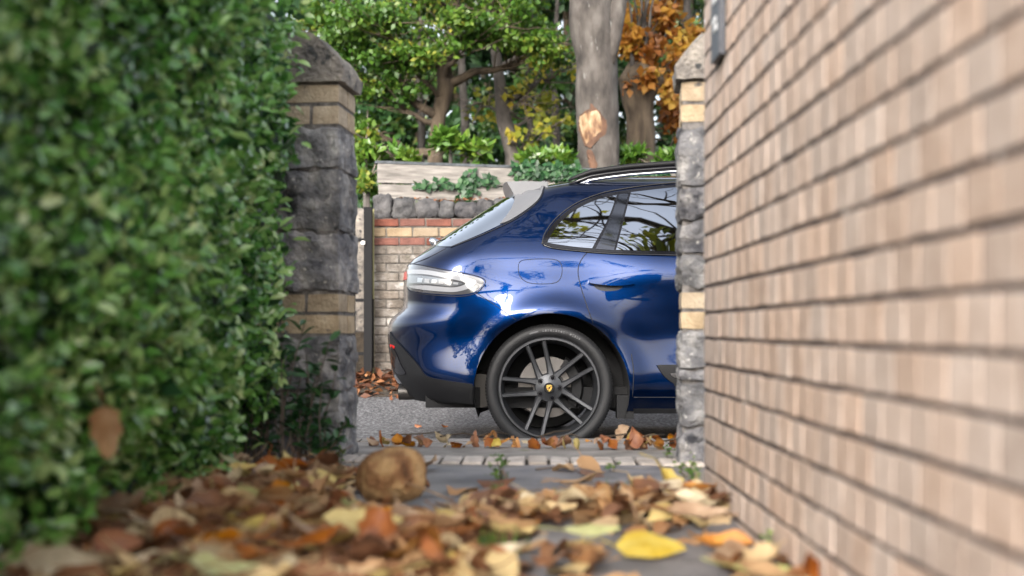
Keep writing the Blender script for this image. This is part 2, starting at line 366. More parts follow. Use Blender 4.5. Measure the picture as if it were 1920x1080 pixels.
# ------------------------------------------------------------------ beige brick wall on the right
WX = .555
wall = thing('brick_wall', 'beige pink header-bond brick wall with dark bed joints beside the path', 'wall', (WX, 2.0, 0))
CP = .0750; BP = .1125; Y_END = 3.60
mesh('mortar', *box(WX+.0028, WX+.30, -2.0, Y_END-.004, -.06, 1.60), 'dark_mortar', wall)
bvar = [brick_mesh('brick', .10, .1032, .0648, 'beige_brick', 100+i, .0015, .0008) for i in range(8)]
rest = MB(); cand = []
z0 = -.035
for r in range(22):
    off = (r % 2)*BP/2
    for k in range(50):
        y = Y_END-BP/2-k*BP-off+ (BP/2 if False else 0)
        z = z0+r*CP
        if y < -1.9: continue
        px_vis = (y > 1.2) and (CAMH-.215*y-.05 < z < CAMH+.275*y+.03)
        cand.append((px_vis, 1/max(y, .3) if px_vis else 0, r, k, y, z))
cand.sort(key=lambda c: (-c[0], -c[1]))
for n, (vis, _, r, k, y, z) in enumerate(cand):
    loc = (WX+.05+random.uniform(-.0004,.0004), y+random.uniform(-.001,.001), z+random.uniform(-.0015,.0015))
    if n < 300: inst('brick', bvar[random.randrange(8)], loc, wall, (random.uniform(-.006,.006), 0, random.uniform(-.003,.003)))
    else:
        me = bvar[n%8]; rest.add(([(v.co.x+loc[0], v.co.y+loc[1], v.co.z+loc[2]) for v in me.vertices], [tuple(p.vertices) for p in me.polygons]))
    if r % 2 and k == 0 :   # closer at the wall end
        rest.add(box(WX+.0005, WX+.10, Y_END-BP/2+.004, Y_END-.002, z-.03, z+.03))
mesh('brickwork', rest.V, rest.F, 'beige_brick', wall, kind='stuff')
mesh('coping', *box(WX-.03, WX+.33, -2.05, Y_END+.03, 1.612, 1.67), 'concrete', wall)
sg = thing('house_sign', 'dark slate name sign with pale marks fixed to the beige wall', 'sign', (WX-.008, 3.28, 1.2))
mesh('plate', *box(WX-.019, WX-.003, 3.217, 3.352, 1.203, 1.50), 'slate', sg)
for (a, b, c, d) in ((3.25,3.30,1.275,1.292),(3.262,3.325,1.30,1.313),(3.25,3.315,1.352,1.372),(3.27,3.32,1.385,1.397)):
    mesh('pale_mark', *box(WX-.0215, WX-.0185, a, b, c, d), 'sign_white', sg)

# ------------------------------------------------------------------ stone gate pillars
def pillar(label, u0, u1, v1, rows, capf, seed):
    """rows: (z0, z1, kind, [split fractions]) ; u along the gateway, v into depth"""
    base = gw((u0+u1)/2, v1/2, 0)
    t = thing('gate_pillar', label, 'pillar', tuple(base), 'stone gate pillars')
    ztop = max(r[1] for r in rows)
    Vb, Fb = box(u0+.010, u1-.010, .010, v1-.010, -.06, ztop)
    mesh('mortar_core', [gw(*p) for p in Vb], Fb, 'pillar_mortar', t)
    rr = random.Random(seed)
    for z0, z1, kind, us in rows:
        us = [0]+list(us)+[1]
        for a, b in zip(us[:-1], us[1:]):
            ua, ub = u0+(u1-u0)*a, u0+(u1-u0)*b
            vsplit = [0, 1] if kind == 'stone' else ([0,.36,.68,1] if rr.random() < .5 else [0,.55,1])
            for va, vb in zip(vsplit[:-1], vsplit[1:]):
                if kind == 'stone':
                    g = .007; Vb, Fb = rough_box(ub-ua-g, v1*(vb-va)+.01, z1-z0-g*1.6, .016, .0085, .008, seed+z0*7+a, 12, .0, True)
                    nm, mm = 'stone', 'grey_stone'
                else:
                    g = .009; Vb, Fb = rough_box(ub-ua-g, v1*(vb-va)-g, z1-z0-g, .03, .003, .005, seed+z0*9+a+va, 14)
                    nm, mm = 'brick', 'buff_brick'
                c = ((ua+ub)/2, v1*(va+vb)/2, (z0+z1)/2)
                mesh(nm, [gw(c[0]+x, c[1]+y, c[2]+z) for x, y, z in Vb], Fb, mm, t, smooth=(kind=='stone'), sharp=28 if kind=='stone' else None)
    # cap: rounded saddle, profile (u, z) swept through the depth
    P = capf; n = len(P); V = []; nv = 14
    for j in range(nv+1):
        v = -.02+(v1+.04)*j/nv; e = min(j, nv-j)
        for (u, z) in P:
            cu = (u0+u1)/2; k = .985 if e == 0 else 1
            p = gw(cu+(u-cu)*k, v, z); 
            am = .014 if z > ztop+.02 else .006
            q = Vector((nz3(p, 14, seed), nz3(p, 14, seed+9), nz3(p, 14, seed+4)))*am + Vector((nz3(p, 40, seed), nz3(p, 40, seed+2), nz3(p, 40, seed+7)))*am*.5
            V.append(p+q)
    Fc = [(j*n+i, j*n+(i+1)%n, (j+1)*n+(i+1)%n, (j+1)*n+i) for j in range(nv) for i in range(n)]
    Fc.append(tuple(reversed(range(n)))); Fc.append(tuple(range(nv*n, nv*n+n)))
    me = mesh('cap_stone', V, Fc, 'cap_stone', t, smooth=True, sharp=50)
    bm = bmesh.new(); bm.from_mesh(me.data); bmesh.ops.recalc_face_normals(bm, faces=bm.faces); bm.to_mesh(me.data); bm.free()
    return t
S0 = F/4.54
def hz(py): return CAMH+(CY-py)/S0
def rowsof(lst): return [(hz(b), hz(a), k, u) for a, b, k, u in lst]
def capprof(pts, zb):
    # densify outline
    out = []
    for (a, b) in zip(pts, pts[1:]+pts[:1]):
        d = math.dist(a, b); m = max(1, int(d/.03))
        for i in range(m): out.append((a[0]+(b[0]-a[0])*i/m, a[1]+(b[1]-a[1])*i/m))
    return out
PW = .46
rowsL = rowsof([(735,872,'stone',[.45]),(630,733,'stone',[.72]),(588,628,'brick',[.5]),(548,587,'brick',[.25,.72]),(434,546,'stone',[.4]),(318,432,'stone',[.55]),(238,316,'stone',[.35]),(194,234,'brick',[.28,.76]),(155,193,'brick',[.5])])
zc = hz(153)
capL = capprof([(.015,zc),(.022,zc+.045),(.0,zc+.085),(-.06,zc+.15),(-.125,zc+.185),(-.23,zc+.195),(-.335,zc+.185),(-.40,zc+.15),(-.46,zc+.085),(-.482,zc+.045),(-.475,zc)], zc)
pillar('weathered stone gate pillar with buff brick bands beside the green hedge', -PW, 0, .27, rowsL, capL, 11)
UR = 1.247; s2 = F/(4.54-UR*math.sin(GA)); 
def hz2(py): return CAMH+(CY-py)/s2
rowsR = [(hz2(b), hz2(a), k, u) for a, b, k, u in [(800,886,'stone',[]),(716,799,'stone',[.4]),(692,715,'stone',[.6]),(620,691,'stone',[.5]),(582,619,'brick',[.22,.7]),(545,581,'brick',[.48]),(478,543,'stone',[.55]),(415,477,'stone',[.4]),(350,414,'stone',[.6]),(240,349,'stone',[.45]),(193,231,'brick',[.22,.7]),(150,192,'brick',[.5])]]
zc = hz2(148)
capR = capprof([(UR-.012,zc),(UR-.016,zc+.045),(UR+.01,zc+.085),(UR+.07,zc+.15),(UR+.125,zc+.185),(UR+.23,zc+.195),(UR+.335,zc+.185),(UR+.40,zc+.15),(UR+.46,zc+.085),(UR+.482,zc+.045),(UR+.475,zc)], zc)
pillar('weathered stone gate pillar with buff brick bands beside the beige brick wall', UR, UR+PW, .27, rowsR, capR, 31)

# ------------------------------------------------------------------ the car
X0, Y0, HW = .199, 7.97, .94                   # rear axle centre in the world
car = thing('parked_car', 'dark blue estate SUV parked on the road beyond the gate pillars', 'car', (X0, Y0, ROADZ))
def curve(pts, sig=.018, lo=.15, hi=1.72, n=1571):
    z = np.linspace(lo-.2, hi+.2, n); v = np.interp(z, [p[0] for p in pts], [p[1] for p in pts])
    k = np.exp(-.5*(np.arange(-80,81)*(z[1]-z[0])/sig)**2); k /= k.sum()
    vp = np.convolve(np.pad(v, 80, mode='edge'), k, 'valid'); return lambda q: np.interp(q, z, vp)
ZT = 1.672
xr_f = curve([(.2,-.80),(.27,-.86),(.33,-.92),(.41,-.973),(.55,-.995),(.66,-1.005),(.74,-.995),(.775,-.975),(.81,-.92),(.85,-.905),(.95,-.905),(1.07,-.895),(1.12,-.865),(1.238,-.70),(1.516,-.275),(1.56,-.18),(1.60,-.02),(1.63,.20),(1.65,.42),(1.665,.66),(1.672,.80)], .012)
xf_f = curve([(.2,3.55),(.35,3.68),(.5,3.73),(.7,3.72),(.85,3.66),(.93,3.52),(1.0,3.25),(1.07,2.8),(1.12,2.4),(1.16,2.12),(1.3,1.93),(1.5,1.62),(1.58,1.42),(1.63,1.2),(1.655,1.02),(1.672,.84)], .012)
w_f = curve([(.2,.885),(.27,.91),(.36,.93),(.45,.935),(.55,.927),(.65,.922),(.78,.928),(.9,.943),(.98,.953),(1.02,.951),(1.07,.938),(1.12,.917),(1.16,.893),(1.3,.812),(1.42,.742),(1.5,.692),(1.55,.652),(1.585,.605),(1.61,.55),(1.635,.46),(1.655,.34),(1.672,.12)], .011)
rr_f = curve([(.2,.55),(.6,.58),(.8,.50),(.95,.46),(1.1,.46),(1.25,.42),(1.45,.40),(1.55,.38),(1.6,.45),(1.65,.3),(1.672,.1)], .03)
nr_f = curve([(.2,2.6),(.7,2.7),(.9,2.6),(1.1,2.5),(1.3,2.7),(1.5,2.8),(1.6,2.5),(1.672,2)], .03)
AX = [(.012,.343,.446),(2.82,.343,.446)]
def sstep(a, b, x): t = np.clip((x-a)/(b-a), 0, 1); return t*t*(3-2*t)
def yhalf(x, z):
    x = np.asarray(x, float); z = np.asarray(z, float)
    w = w_f(z); xr = xr_f(z); xf = xf_f(z); R = rr_f(z); n = nr_f(z); Rf = np.minimum(.75, np.maximum((xf-xr)*.45, .01))
    dr = np.clip((xr+R-x)/R, 0, 1); df = np.clip((x-(xf-Rf))/Rf, 0, 1)
    y = w*np.maximum(1-dr**n, 0)**(1/n)*np.maximum(1-df**2.4, 0)**(1/2.4)
    low = 1-sstep(.95, 1.12, z)
    for ax, az, ar in AX:
        r = np.hypot(x-ax, z-az)
        y = y + .026*np.exp(-((r-ar-.01)/.075)**2)*low*sstep(-.95,-.6,x) + .012*np.exp(-((r-ar)/.25)**2)*low
    # hollow of the door below the shoulder, haunch swelling over the rear wheel
    y = y - .012*np.exp(-((z-.66)/.12)**2)*sstep(.55,.8,x)*(1-sstep(2.0,2.3,x))
    y = y + .040*np.exp(-((x-.02)/.45)**2)*np.exp(-((z-.77)/.12)**2) - .028*np.exp(-((x+.05)/.5)**4)*np.exp(-((z-1.03)/.11)**2)
    return np.where((x < xr) | (x > xf), 0, np.maximum(y, 0))
def c2w(x, y, z): return np.stack([X0+np.asarray(x), Y0-np.asarray(y), ROADZ+np.asarray(z)], -1)
# body shell: stacked horizontal sections
def body_z():
    return np.concatenate([np.arange(.23, 1.10, .02), np.arange(1.10, 1.54, .022), np.linspace(1.54, 1.60, 7)[:-1], ZT-.072*(1-np.linspace(0, 1, 18))**1.6])
BZ = body_z(); NR, NS, NF = 22, 200, 18
def section(z):
    xr, xf, R = float(xr_f(z)), float(xf_f(z)), float(rr_f(z)); Rf = min(.75, max((xf-xr)*.45, .01))
    th = np.linspace(0, 1, NR+1)[:-1]; xa = xr+R*(1-np.cos(th*math.pi/2)**(2/2.6))
    xa[0] = xr
    xb = np.linspace(xr+R, xf-Rf, NS) if xf-Rf > xr+R else np.linspace(xr+R*.9, xr+R, NS)
    th = np.linspace(0, 1, NF+1)[1:]; xc = xf-Rf*(1-np.sin(th*math.pi/2)**(2/2.4)); xc = (xf-Rf)+Rf*np.sin(th*math.pi/2)**(2/2.4); xc[-1] = xf
    return np.concatenate([xa, xb, xc])
XS = np.array([section(z) for z in BZ]); NP = XS.shape[1]; ZZ = np.repeat(BZ[:,None], NP, 1)
inside = np.zeros(XS.shape, bool)
for ax, az, ar in AX: inside |= (np.hypot(XS-ax, ZZ-az) < ar)
inside &= (np.arange(NP)[None,:] > NR-2) & (np.arange(NP)[None,:] < NP-NF+2)
q_in = np.stack([inside[:-1,:-1], inside[1:,:-1], inside[1:,1:], inside[:-1,1:]]); keep = ~q_in.all(0)
mixed = keep & q_in.any(0)
X2 = XS.copy(); Z2 = ZZ.copy()
for j, i in zip(*np.where(mixed)):
    for (a, b) in ((j,i),(j+1,i),(j+1,i+1),(j,i+1)):
        if inside[a,b]:
            ax, az, ar = min(AX, key=lambda q: abs(q[0]-XS[a,b])); d = math.hypot(XS[a,b]-ax, ZZ[a,b]-az); X2[a,b] = ax+(XS[a,b]-ax)/d*ar; Z2[a,b] = az+(ZZ[a,b]-az)/d*ar
YH = yhalf(X2, Z2)
YH[:,0] = 0; YH[:,-1] = 0
NZ = len(BZ); Vp = c2w(X2, YH, Z2).reshape(-1,3); Vm = c2w(X2, -YH, Z2).reshape(-1,3)
Fc = []; nP = NZ*NP
for j, i in zip(*np.where(keep)):
    a, b, c, d = j*NP+i, j*NP+i+1, (j+1)*NP+i+1, (j+1)*NP+i
    Fc.append((a, b, c, d)); Fc.append((a+nP, d+nP, c+nP, b+nP))
top = (NZ-1)*NP
for i in range(NP-1): Fc.append((top+i, top+i+1, top+i+1+nP, top+i+nP))
def low_rear(f):
    x, z = np.concatenate([X2.ravel(), X2.ravel()])[list(f)].mean(), np.concatenate([Z2.ravel(), Z2.ravel()])[list(f)].mean()
    return x < -.25 and z < .275
Fc = [f for f in Fc if not low_rear(f)]
body = mesh('body', np.vstack([Vp, Vm]), Fc, ['blue_paint', 'satin_black'], car, smooth=True)
for p in body.data.polygons:
    c_ = p.center
    if c_.x < -.25 and c_.z < .37: p.material_index = 1
bm = bmesh.new(); bm.from_mesh(body.data); bmesh.ops.remove_doubles(bm, verts=bm.verts, dist=1e-5); bmesh.ops.dissolve_degenerate(bm, edges=bm.edges, dist=1e-6)
bmesh.ops.delete(bm, geom=[v for v in bm.verts if not v.link_faces], context='VERTS'); bm.to_mesh(body.data); bm.free()
body.data.polygons.foreach_set('use_smooth', [True]*len(body.data.polygons))
Vb, Fb = box(-.72, 3.45, -.80, .80, .24, .36); mesh('underbody', [tuple(c2w(*p)) for p in Vb], Fb, 'liner_black', car)
def liner(ax, az, ar, side):
    V = []; n = 48; L = [0, .02, .2, .42]
    for i in range(n+1):
        t = R_(-20)+R_(220)*i/n; x, z = ax+math.cos(t)*(ar+.001), az+math.sin(t)*(ar+.001); yo = float(yhalf(x, max(z,.23)))
        for k, l in enumerate(L): V.append(c2w(x, side*(yo-.002-l), z))
        V.append(c2w(ax, side*.5, az))
    m = len(L)+1
    return V, [(i*m+k, i*m+k+1, (i+1)*m+k+1, (i+1)*m+k) for i in range(n) for k in range(m-1)]
for ax in AX:
    for sd in (1,-1): mesh('wheel_arch_liner', *liner(*ax, sd), 'liner_black', car)
# camera ray -> body surface (only to find which spot of the body a photo pixel shows)
def hit(P):
    P = np.asarray(P, float); d = np.stack([(P[:,0]-CX)/F, np.ones(len(P)), (CY-P[:,1])/F], 1)
    def f(t): 
        x = d[:,0]*t-X0; y = Y0-t; z = CAMH+d[:,2]*t-ROADZ
        return np.where((z < .2)|(z > ZT), -1., yhalf(x, np.clip(z, .2, ZT))-y), x, y, z
    t = np.full(len(P), 6.85); done = np.zeros(len(P), bool); lo = t.copy(); hi = np.full(len(P), 8.0)
    for _ in range(240):
        v, *_q = f(t); new = (v >= 0) & ~done; hi = np.where(new, t, hi); done |= new
        lo = np.where(~done, t, lo); t = np.where(done, t, t+.005)
    for _ in range(26):
        m = (lo+hi)/2; v, *_q = f(m); lo = np.where(v < 0, m, lo); hi = np.where(v >= 0, m, hi)
    v, x, y, z = f(hi); return np.stack([x, np.maximum(y, 0), z], 1), done
def normal(c):
    e = .004; x, z = c[:,0], c[:,2]
    gx = (yhalf(x+e, z)-yhalf(x-e, z))/(2*e); gz_ = (yhalf(x, z+e)-yhalf(x, z-e))/(2*e)
    return unit(np.stack([-gx, np.ones(len(x)), -gz_], 1))
def smooth_poly(P, n=6):
    """closed Catmull-Rom through the points; a point given as (x, y, 1) stays a corner"""
    out = []; m = len(P)
    for i in range(m):
        p0, p1, p2, p3 = [np.array(P[(i+k)%m][:2], float) for k in (-1,0,1,2)]
        c1 = len(P[i]) > 2; c2 = len(P[(i+1)%m]) > 2
        t1 = (p2-p1) if c1 else (p2-p0)/2; t2 = (p2-p1) if c2 else (p3-p1)/2
        for k in range(n):
            t = k/n; out.append(tuple(p1*(2*t**3-3*t**2+1)+t1*(t**3-2*t**2+t)+p2*(-2*t**3+3*t**2)+t2*(t**3-t**2)))
    return out
def patch(name, P, off, m, parent=car, n=6, step=9, mirror=True, inset=.004):
    P2 = smooth_poly(P, n) if n > 1 else [p[:2] for p in P]
    bm = bmesh.new(); vs = [bm.verts.new((p[0], p[1], 0)) for p in P2]; bm.faces.new(vs)
    xs_ = [p[0] for p in P2]; ys_ = [p[1] for p in P2]
    for ax, lo, hi in ((0, min(xs_), max(xs_)), (1, min(ys_), max(ys_))):
        q = lo+step*.53
        while q < hi:
            co = [0,0,0]; co[ax] = q; no = [0,0,0]; no[ax] = 1
            bmesh.ops.bisect_plane(bm, geom=list(bm.verts)+list(bm.edges)+list(bm.faces), plane_co=co, plane_no=no, dist=1e-4); q += step
    bmesh.ops.triangulate(bm, faces=bm.faces)
    bm.verts.index_update(); pts = np.array([(v.co.x, v.co.y) for v in bm.verts]); c, ok = hit(pts)
    bnd = np.array([any(len(e.link_faces) == 1 for e in v.link_edges) for v in bm.verts])
    if not ok.all():        # beyond the silhouette: hold on to the nearest point that did meet the body
        g = np.where(ok)[0]
        for i in np.where(~ok)[0]: c[i] = c[g[np.argmin(((pts[g]-pts[i])**2).sum(1))]]
    nr = normal(c); top = c+nr*off; 
    Fc = [tuple(v.index for v in f.verts) for f in bm.faces]; bl = [e for e in bm.edges if len(e.link_faces) == 1]
    n0 = len(top); bi = {}; V = list(top)
    for i in np.where(bnd)[0]: bi[i] = len(V); V.append(c[i]-nr[i]*inset)
    Fc += [(e.verts[0].index, e.verts[1].index, bi[e.verts[1].index], bi[e.verts[0].index]) for e in bl]
    bm.free(); V = np.array(V); res = []
    for sd in ((1,-1) if mirror else (1,)):
        o = mesh(name, c2w(V[:,0], V[:,1]*sd, V[:,2]), Fc, m, parent if sd == 1 or parent is car else car, smooth=True, sharp=50)
        b2 = bmesh.new(); b2.from_mesh(o.data); bmesh.ops.recalc_face_normals(b2, faces=b2.faces); b2.to_mesh(o.data); b2.free(); res.append(o)
    return res[0]
def line(name, P, rad, m, off=0, parent=car, closed=False, mirror=True, sub=8):
    if closed: P2 = smooth_poly(P, sub); P2.append(P2[0])
    else:
        Q = [np.array(p, float) for p in P]; Q = [2*Q[0]-Q[1]]+Q+[2*Q[-1]-Q[-2]]; P2 = []
        for i in range(1, len(Q)-2):
            for k in range(sub):
                t = k/sub; P2.append(tuple(.5*((2*Q[i])+(Q[i+1]-Q[i-1])*t+(2*Q[i-1]-5*Q[i]+4*Q[i+1]-Q[i+2])*t*t+(3*Q[i]-Q[i-1]-3*Q[i+1]+Q[i+2])*t**3)))
        P2.append(tuple(Q[-2]))
    c, ok = hit(P2); c = c[ok]; c = c+normal(c)*off; o = None
    for sd in ((1,-1) if mirror else (1,)):
        V, Fc = tube([Vector(c2w(a, b*sd, d)) for a, b, d in c], [rad]*len(c), 6); q = mesh(name, V, Fc, m, parent if sd == 1 else car, smooth=True); o = o or q
    return o
# side glass (continues forward of the pillar to the windscreen post)
DLO = [(1017,457,1),(1024,438),(1045,411),(1078,386),(1118,368),(1165,358),(1268,346),(1400,344),(1520,362),(1640,410),(1700,455),(1712,480,1),(1500,482),(1268,477),(1150,474),(1075,468),(1035,463)]
patch('window_trim', DLO, .002, 'gloss_black', step=12)
patch('quarter_window', [(1026,455,1),(1034,440),(1053,415),(1083,392),(1120,375),(1157,366,1),(1138,415),(1110,466,1),(1076,463),(1040,458)], .004, 'privacy_glass')
patch('door_pillar_trim', [(1161,365,1),(1179,362,1),(1164,420),(1151,470,1),(1117,467,1),(1142,415)], .0045, 'pillar_gloss')
patch('rear_door_window', [(1183,361,1),(1268,352),(1345,350,1),(1345,474,1),(1268,472),(1155,469,1),(1168,420)], .004, 'privacy_glass', step=11)
patch('front_door_window', [(1362,350,1),(1440,353),(1520,370),(1620,412),(1680,455),(1694,475,1),(1500,477),(1362,475,1)], .004, 'privacy_glass', step=13)
line('window_edge_trim', [(1016,458),(1022,437),(1043,409),(1076,384),(1117,366),(1164,355),(1268,343),(1400,341)], .003, 'exhaust', .003)
line('window_base_trim', [(1018,459),(1035,465),(1075,470),(1150,476),(1268,479),(1500,484),(1700,483)], .005, 'gloss_black', .003)
# rear window and the spoiler
def rear_patch(name, f, zs, m, off, nseg=24):
    V = []; 
    for z in zs:
        ye = f(z); xr, R, n = float(xr_f(z)), float(rr_f(z)), float(nr_f(z)); w_ = float(w_f(z))
        for k in range(nseg+1):
            y = -ye+2*ye*k/nseg; q = min(abs(y)/w_, .999); x = xr+R*(1-(1-q**n)**(1/n)); V.append((x, y, z))
    V = np.array(V); e = np.gradient(V.reshape(len(zs), nseg+1, 3), axis=0).reshape(-1,3); g = np.gradient(V.reshape(len(zs), nseg+1, 3), axis=1).reshape(-1,3)
    nn = unit(np.cross(e, g)); nn = np.where(nn[:,:1] > 0, -nn, nn); V = V+nn*off
    m_ = nseg+1
    return mesh(name, c2w(V[:,0], V[:,1], V[:,2]), [(j*m_+i, j*m_+i+1, (j+1)*m_+i+1, (j+1)*m_+i) for j in range(len(zs)-1) for i in range(nseg)], m, car, smooth=True)
rear_patch('rear_window', lambda z: .70-(z-1.235)*.52, np.linspace(1.235, 1.53, 14), 'rear_glass', .004)
patch('rear_window_corner', [(818,462,1),(832,463),(846,463,1),(905,438),(948,416),(958,402),(967,380,1),(962,371,1),(945,380),(880,420)], .005, 'rear_glass', step=7, n=4)
# spoiler: roof blade and two side blades
def spoiler():
    V = []; n = 28; prof = []
    for k in range(n+1):
        y = -.57+1.14*k/n; a = abs(y)/.57; zt = 1.612-.022*a**2.2; xt = -.275+.03*a**2.5; th = 1-.75*a**6
        xi = .02-.02*a
        zi = 1.618-.035*a**2.4
        V += [(xi, y, zi+.004), (xi*.5+xt*.5, y, (zi+zt)/2+.006), (xt, y, zt), (xt+.004, y, zt-.012), (xt+.022, y, zt-.040), (xt+.050, y, zt-.095), (xi, y, zi-.05)]
    m = 7; V = np.array(V)
    Fc = [(i*m+k, i*m+(k+1)%m, (i+1)*m+(k+1)%m, (i+1)*m+k) for i in range(n) for k in range(m)]+[tuple(range(m)), tuple(reversed(range(n*m, n*m+m)))]
    o = mesh('roof_spoiler', c2w(V[:,0], V[:,1], V[:,2]), Fc, 'spoiler_grey', car, smooth=True, sharp=40)
    bm = bmesh.new(); bm.from_mesh(o.data); bmesh.ops.recalc_face_normals(bm, faces=bm.faces); bm.to_mesh(o.data); bm.free(); return o
spo = spoiler()
patch('side_blade', [(950,349,1),(985,346),(1022,339,1),(1019,355),(1010,375),(985,396),(955,415),(938,421,1),(952,404),(962,388),(966,372),(957,358)], .010, 'spoiler_grey', step=8)
line('spoiler_seam', [(1024,336),(1021,352),(1012,374),(987,397),(957,416),(905,440),(845,464)], .003, 'seam_dark', .002)
# wiper boss at the foot of the rear glass
Vw, Fw = tube([c2w(-.695,0,1.245), c2w(-.735,0,1.275), c2w(-.75,0,1.285)], [.03,.026,.012], 10); wb = mesh('wiper_boss', Vw, Fw, 'chrome', car, smooth=True)
Vw, Fw = tube([c2w(-.74,0,1.28), c2w(-.70,-.2,1.272), c2w(-.68,-.5,1.27)], [.009,.008,.006], 6); mesh('wiper_arm', Vw, Fw, 'gloss_black', wb, smooth=True)
# tail lamp and full-width strip
tl = patch('tail_light', [(764,502,1),(777,497),(835,508),(890,519),(907,528),(899,541),(878,551),(838,552),(778,546),(765,537,1)], .006, 'lens_dark', step=7)
patch('light_bar', [(767,506,1),(800,507),(840,514),(884,523),(893,529),(884,539),(862,546),(838,547),(780,541),(768,536,1),(800,535),(846,539),(866,536),(872,530),(840,522),(800,515),(767,514,1)], .010, 'lens_white', parent=tl, step=6, n=4)
patch('lamp_lens', [(769,517,1),(800,518),(838,525),(866,531),(862,534),(846,537),(800,532),(769,531,1)], .0085, 'lens_clear', parent=tl, step=6)
for k in range(6): patch('light_element', [(786+k*13,521+k*1.6,1),(795+k*13,522+k*1.6,1),(794+k*13,530+k*.8,1),(785+k*13,529+k*.8,1)], .0105, 'lens_white' if k%2 else 'chrome', parent=tl, n=1, step=6)
line('lamp_edge', [(764,499),(777,495),(835,506),(891,517),(910,527),(901,543),(879,554),(838,555),(778,549),(764,541)], .0028, 'seam_dark', .001, parent=tl)
rear_patch('light_strip', lambda z: .60, np.linspace(1.0, 1.05, 4), 'reflector_red', .004)
# seams, flap, handle
line('fuel_flap_seam', [(976,490),(1000,486),(1035,486),(1050,492),(1054,508),(1048,526),(1030,532),(995,531),(978,522),(972,506)], .0022, 'seam_dark', 0, closed=True, mirror=False)
line('door_seam', [(1103,471),(1090,487),(1084,506),(1087,530),(1097,563),(1112,606)], .003, 'seam_dark', 0)
line('door_seam', [(1352,476),(1356,560),(1354,660),(1342,744)], .003, 'seam_dark', 0)
line('door_seam', [(1184,664),(1188,700),(1186,744)], .003, 'seam_dark', 0)
line('bumper_seam', [(893,549),(925,570),(952,589),(968,600)], .0022, 'seam_dark', 0)
line('tailgate_seam', [(836,466),(805,482),(776,494)], .0025, 'seam_dark', 0)
line('sill_seam', [(1188,745),(1268,745),(1500,745),(1760,745)], .003, 'seam_dark', 0)
patch('handle_recess', [(1114,532),(1130,529),(1160,531),(1168,537),(1158,544),(1135,546),(1118,541)], .001, 'seam_dark')
hd = patch('door_handle', [(1103,525),(1112,522),(1150,522),(1182,527),(1190,531),(1178,535),(1145,537),(1112,534),(1104,531)], .034, 'blue_paint', step=5, inset=0)
patch('handle_recess', [(1404,535),(1420,531),(1450,533),(1458,540),(1446,547),(1420,548)], .001, 'seam_dark'); patch('door_handle', [(1393,526),(1402,523),(1440,523),(1472,528),(1480,532),(1468,536),(1435,538),(1402,535)], .022, 'blue_paint', step=6, inset=0)
patch('parking_sensor', [(849,668),(853,664),(857,668),(853,672)], .003, 'blue_paint', step=4)
# lower cladding
patch('bumper_trim', [(733,622,1),(739,634),(760,656),(785,684),(800,704),(830,712),(886,720,1),(887,757,1),(830,749),(776,742),(764,728),(748,706),(738,690),(738,660),(734,642)], .010, 'satin_black', step=8, n=5)
patch('bumper_insert', [(738,648,1),(746,660),(756,684),(764,700),(750,700),(741,686),(738,668)], .016, 'gloss_black', step=6)
patch('reflector', [(735,645,1),(742,649),(741,655),(736,651)], .014, 'reflector_red', step=4)
patch('sill_trim', [(1188,766,1),(1268,766),(1500,766),(1762,766,1),(1762,782,1),(1500,782),(1268,782),(1188,782,1)], .008, 'satin_black', n=2, step=16)
patch('side_blade_trim', [(1231,685,1),(1268,684),(1500,684),(1730,690,1),(1715,722),(1500,726),(1290,726),(1262,718),(1244,704)], .012, 'satin_black', step=12)
patch('side_blade_badge', [(1256,700,1),(1300,699),(1420,700,1),(1420,708,1),(1300,709),(1264,708)], .015, 'chrome', n=2, step=8)
# roof rails
for sd in (1,-1):
    P = [(1066,338),(1085,330),(1108,322),(1140,317),(1180,312),(1258,306),(1400,303),(1560,308),(1600,318)]
    pts = []
    for px, py in P:
        y_ = .60; s_ = F/(Y0-y_); pts.append(c2w((px-CX)/s_-X0, sd*y_, CAMH+(CY-py)/s_-ROADZ))
    V, Fc = tube(wander(pts[0], pts[0], 1, 0, random)[:0]+[Vector(p) for p in pts], [.008,.013]+[.016]*6+[.008], 8); rl = mesh('roof_rail', V, Fc, 'satin_black', car, smooth=True)
    V, Fc = tube([Vector(p)-Vector((0,0,.028)) for p in pts], [.008,.012]+[.014]*6+[.008], 8); mesh('rail_shadow_gap', V, Fc, 'gloss_black', rl, smooth=True)
    V, Fc = tube([Vector(p)-Vector((0,0,.05)) for p in pts[1:-1]], [.010]*7, 8); mesh('rail_foot', V, Fc, 'chrome', rl, smooth=True)
# exhaust box and mud flap
V, Fc = tube([c2w(-.40,.80,.34), c2w(-.36,.30,.34), c2w(-.36,-.30,.34), c2w(-.40,-.80,.34)], [.10,.12,.12,.10], 16); mesh('exhaust_box', V, Fc, 'exhaust', car, smooth=True, sharp=50)
for sd in (1,-1):
    for fx in (.40, 3.2):
        Vb, Fb = box(fx-.012, fx+.085, sd*.88-.05, sd*.88+.045, .185, .32); mesh('mud_flap', [tuple(c2w(*p)) for p in Vb], Fb, 'satin_black', car)
    V, Fc = tube([c2w(-.90,sd*.55,.315), c2w(-.70,sd*.55,.32)], [.045,.045], 16); mesh('exhaust_tip', V, Fc, 'exhaust', car, smooth=True, sharp=50)
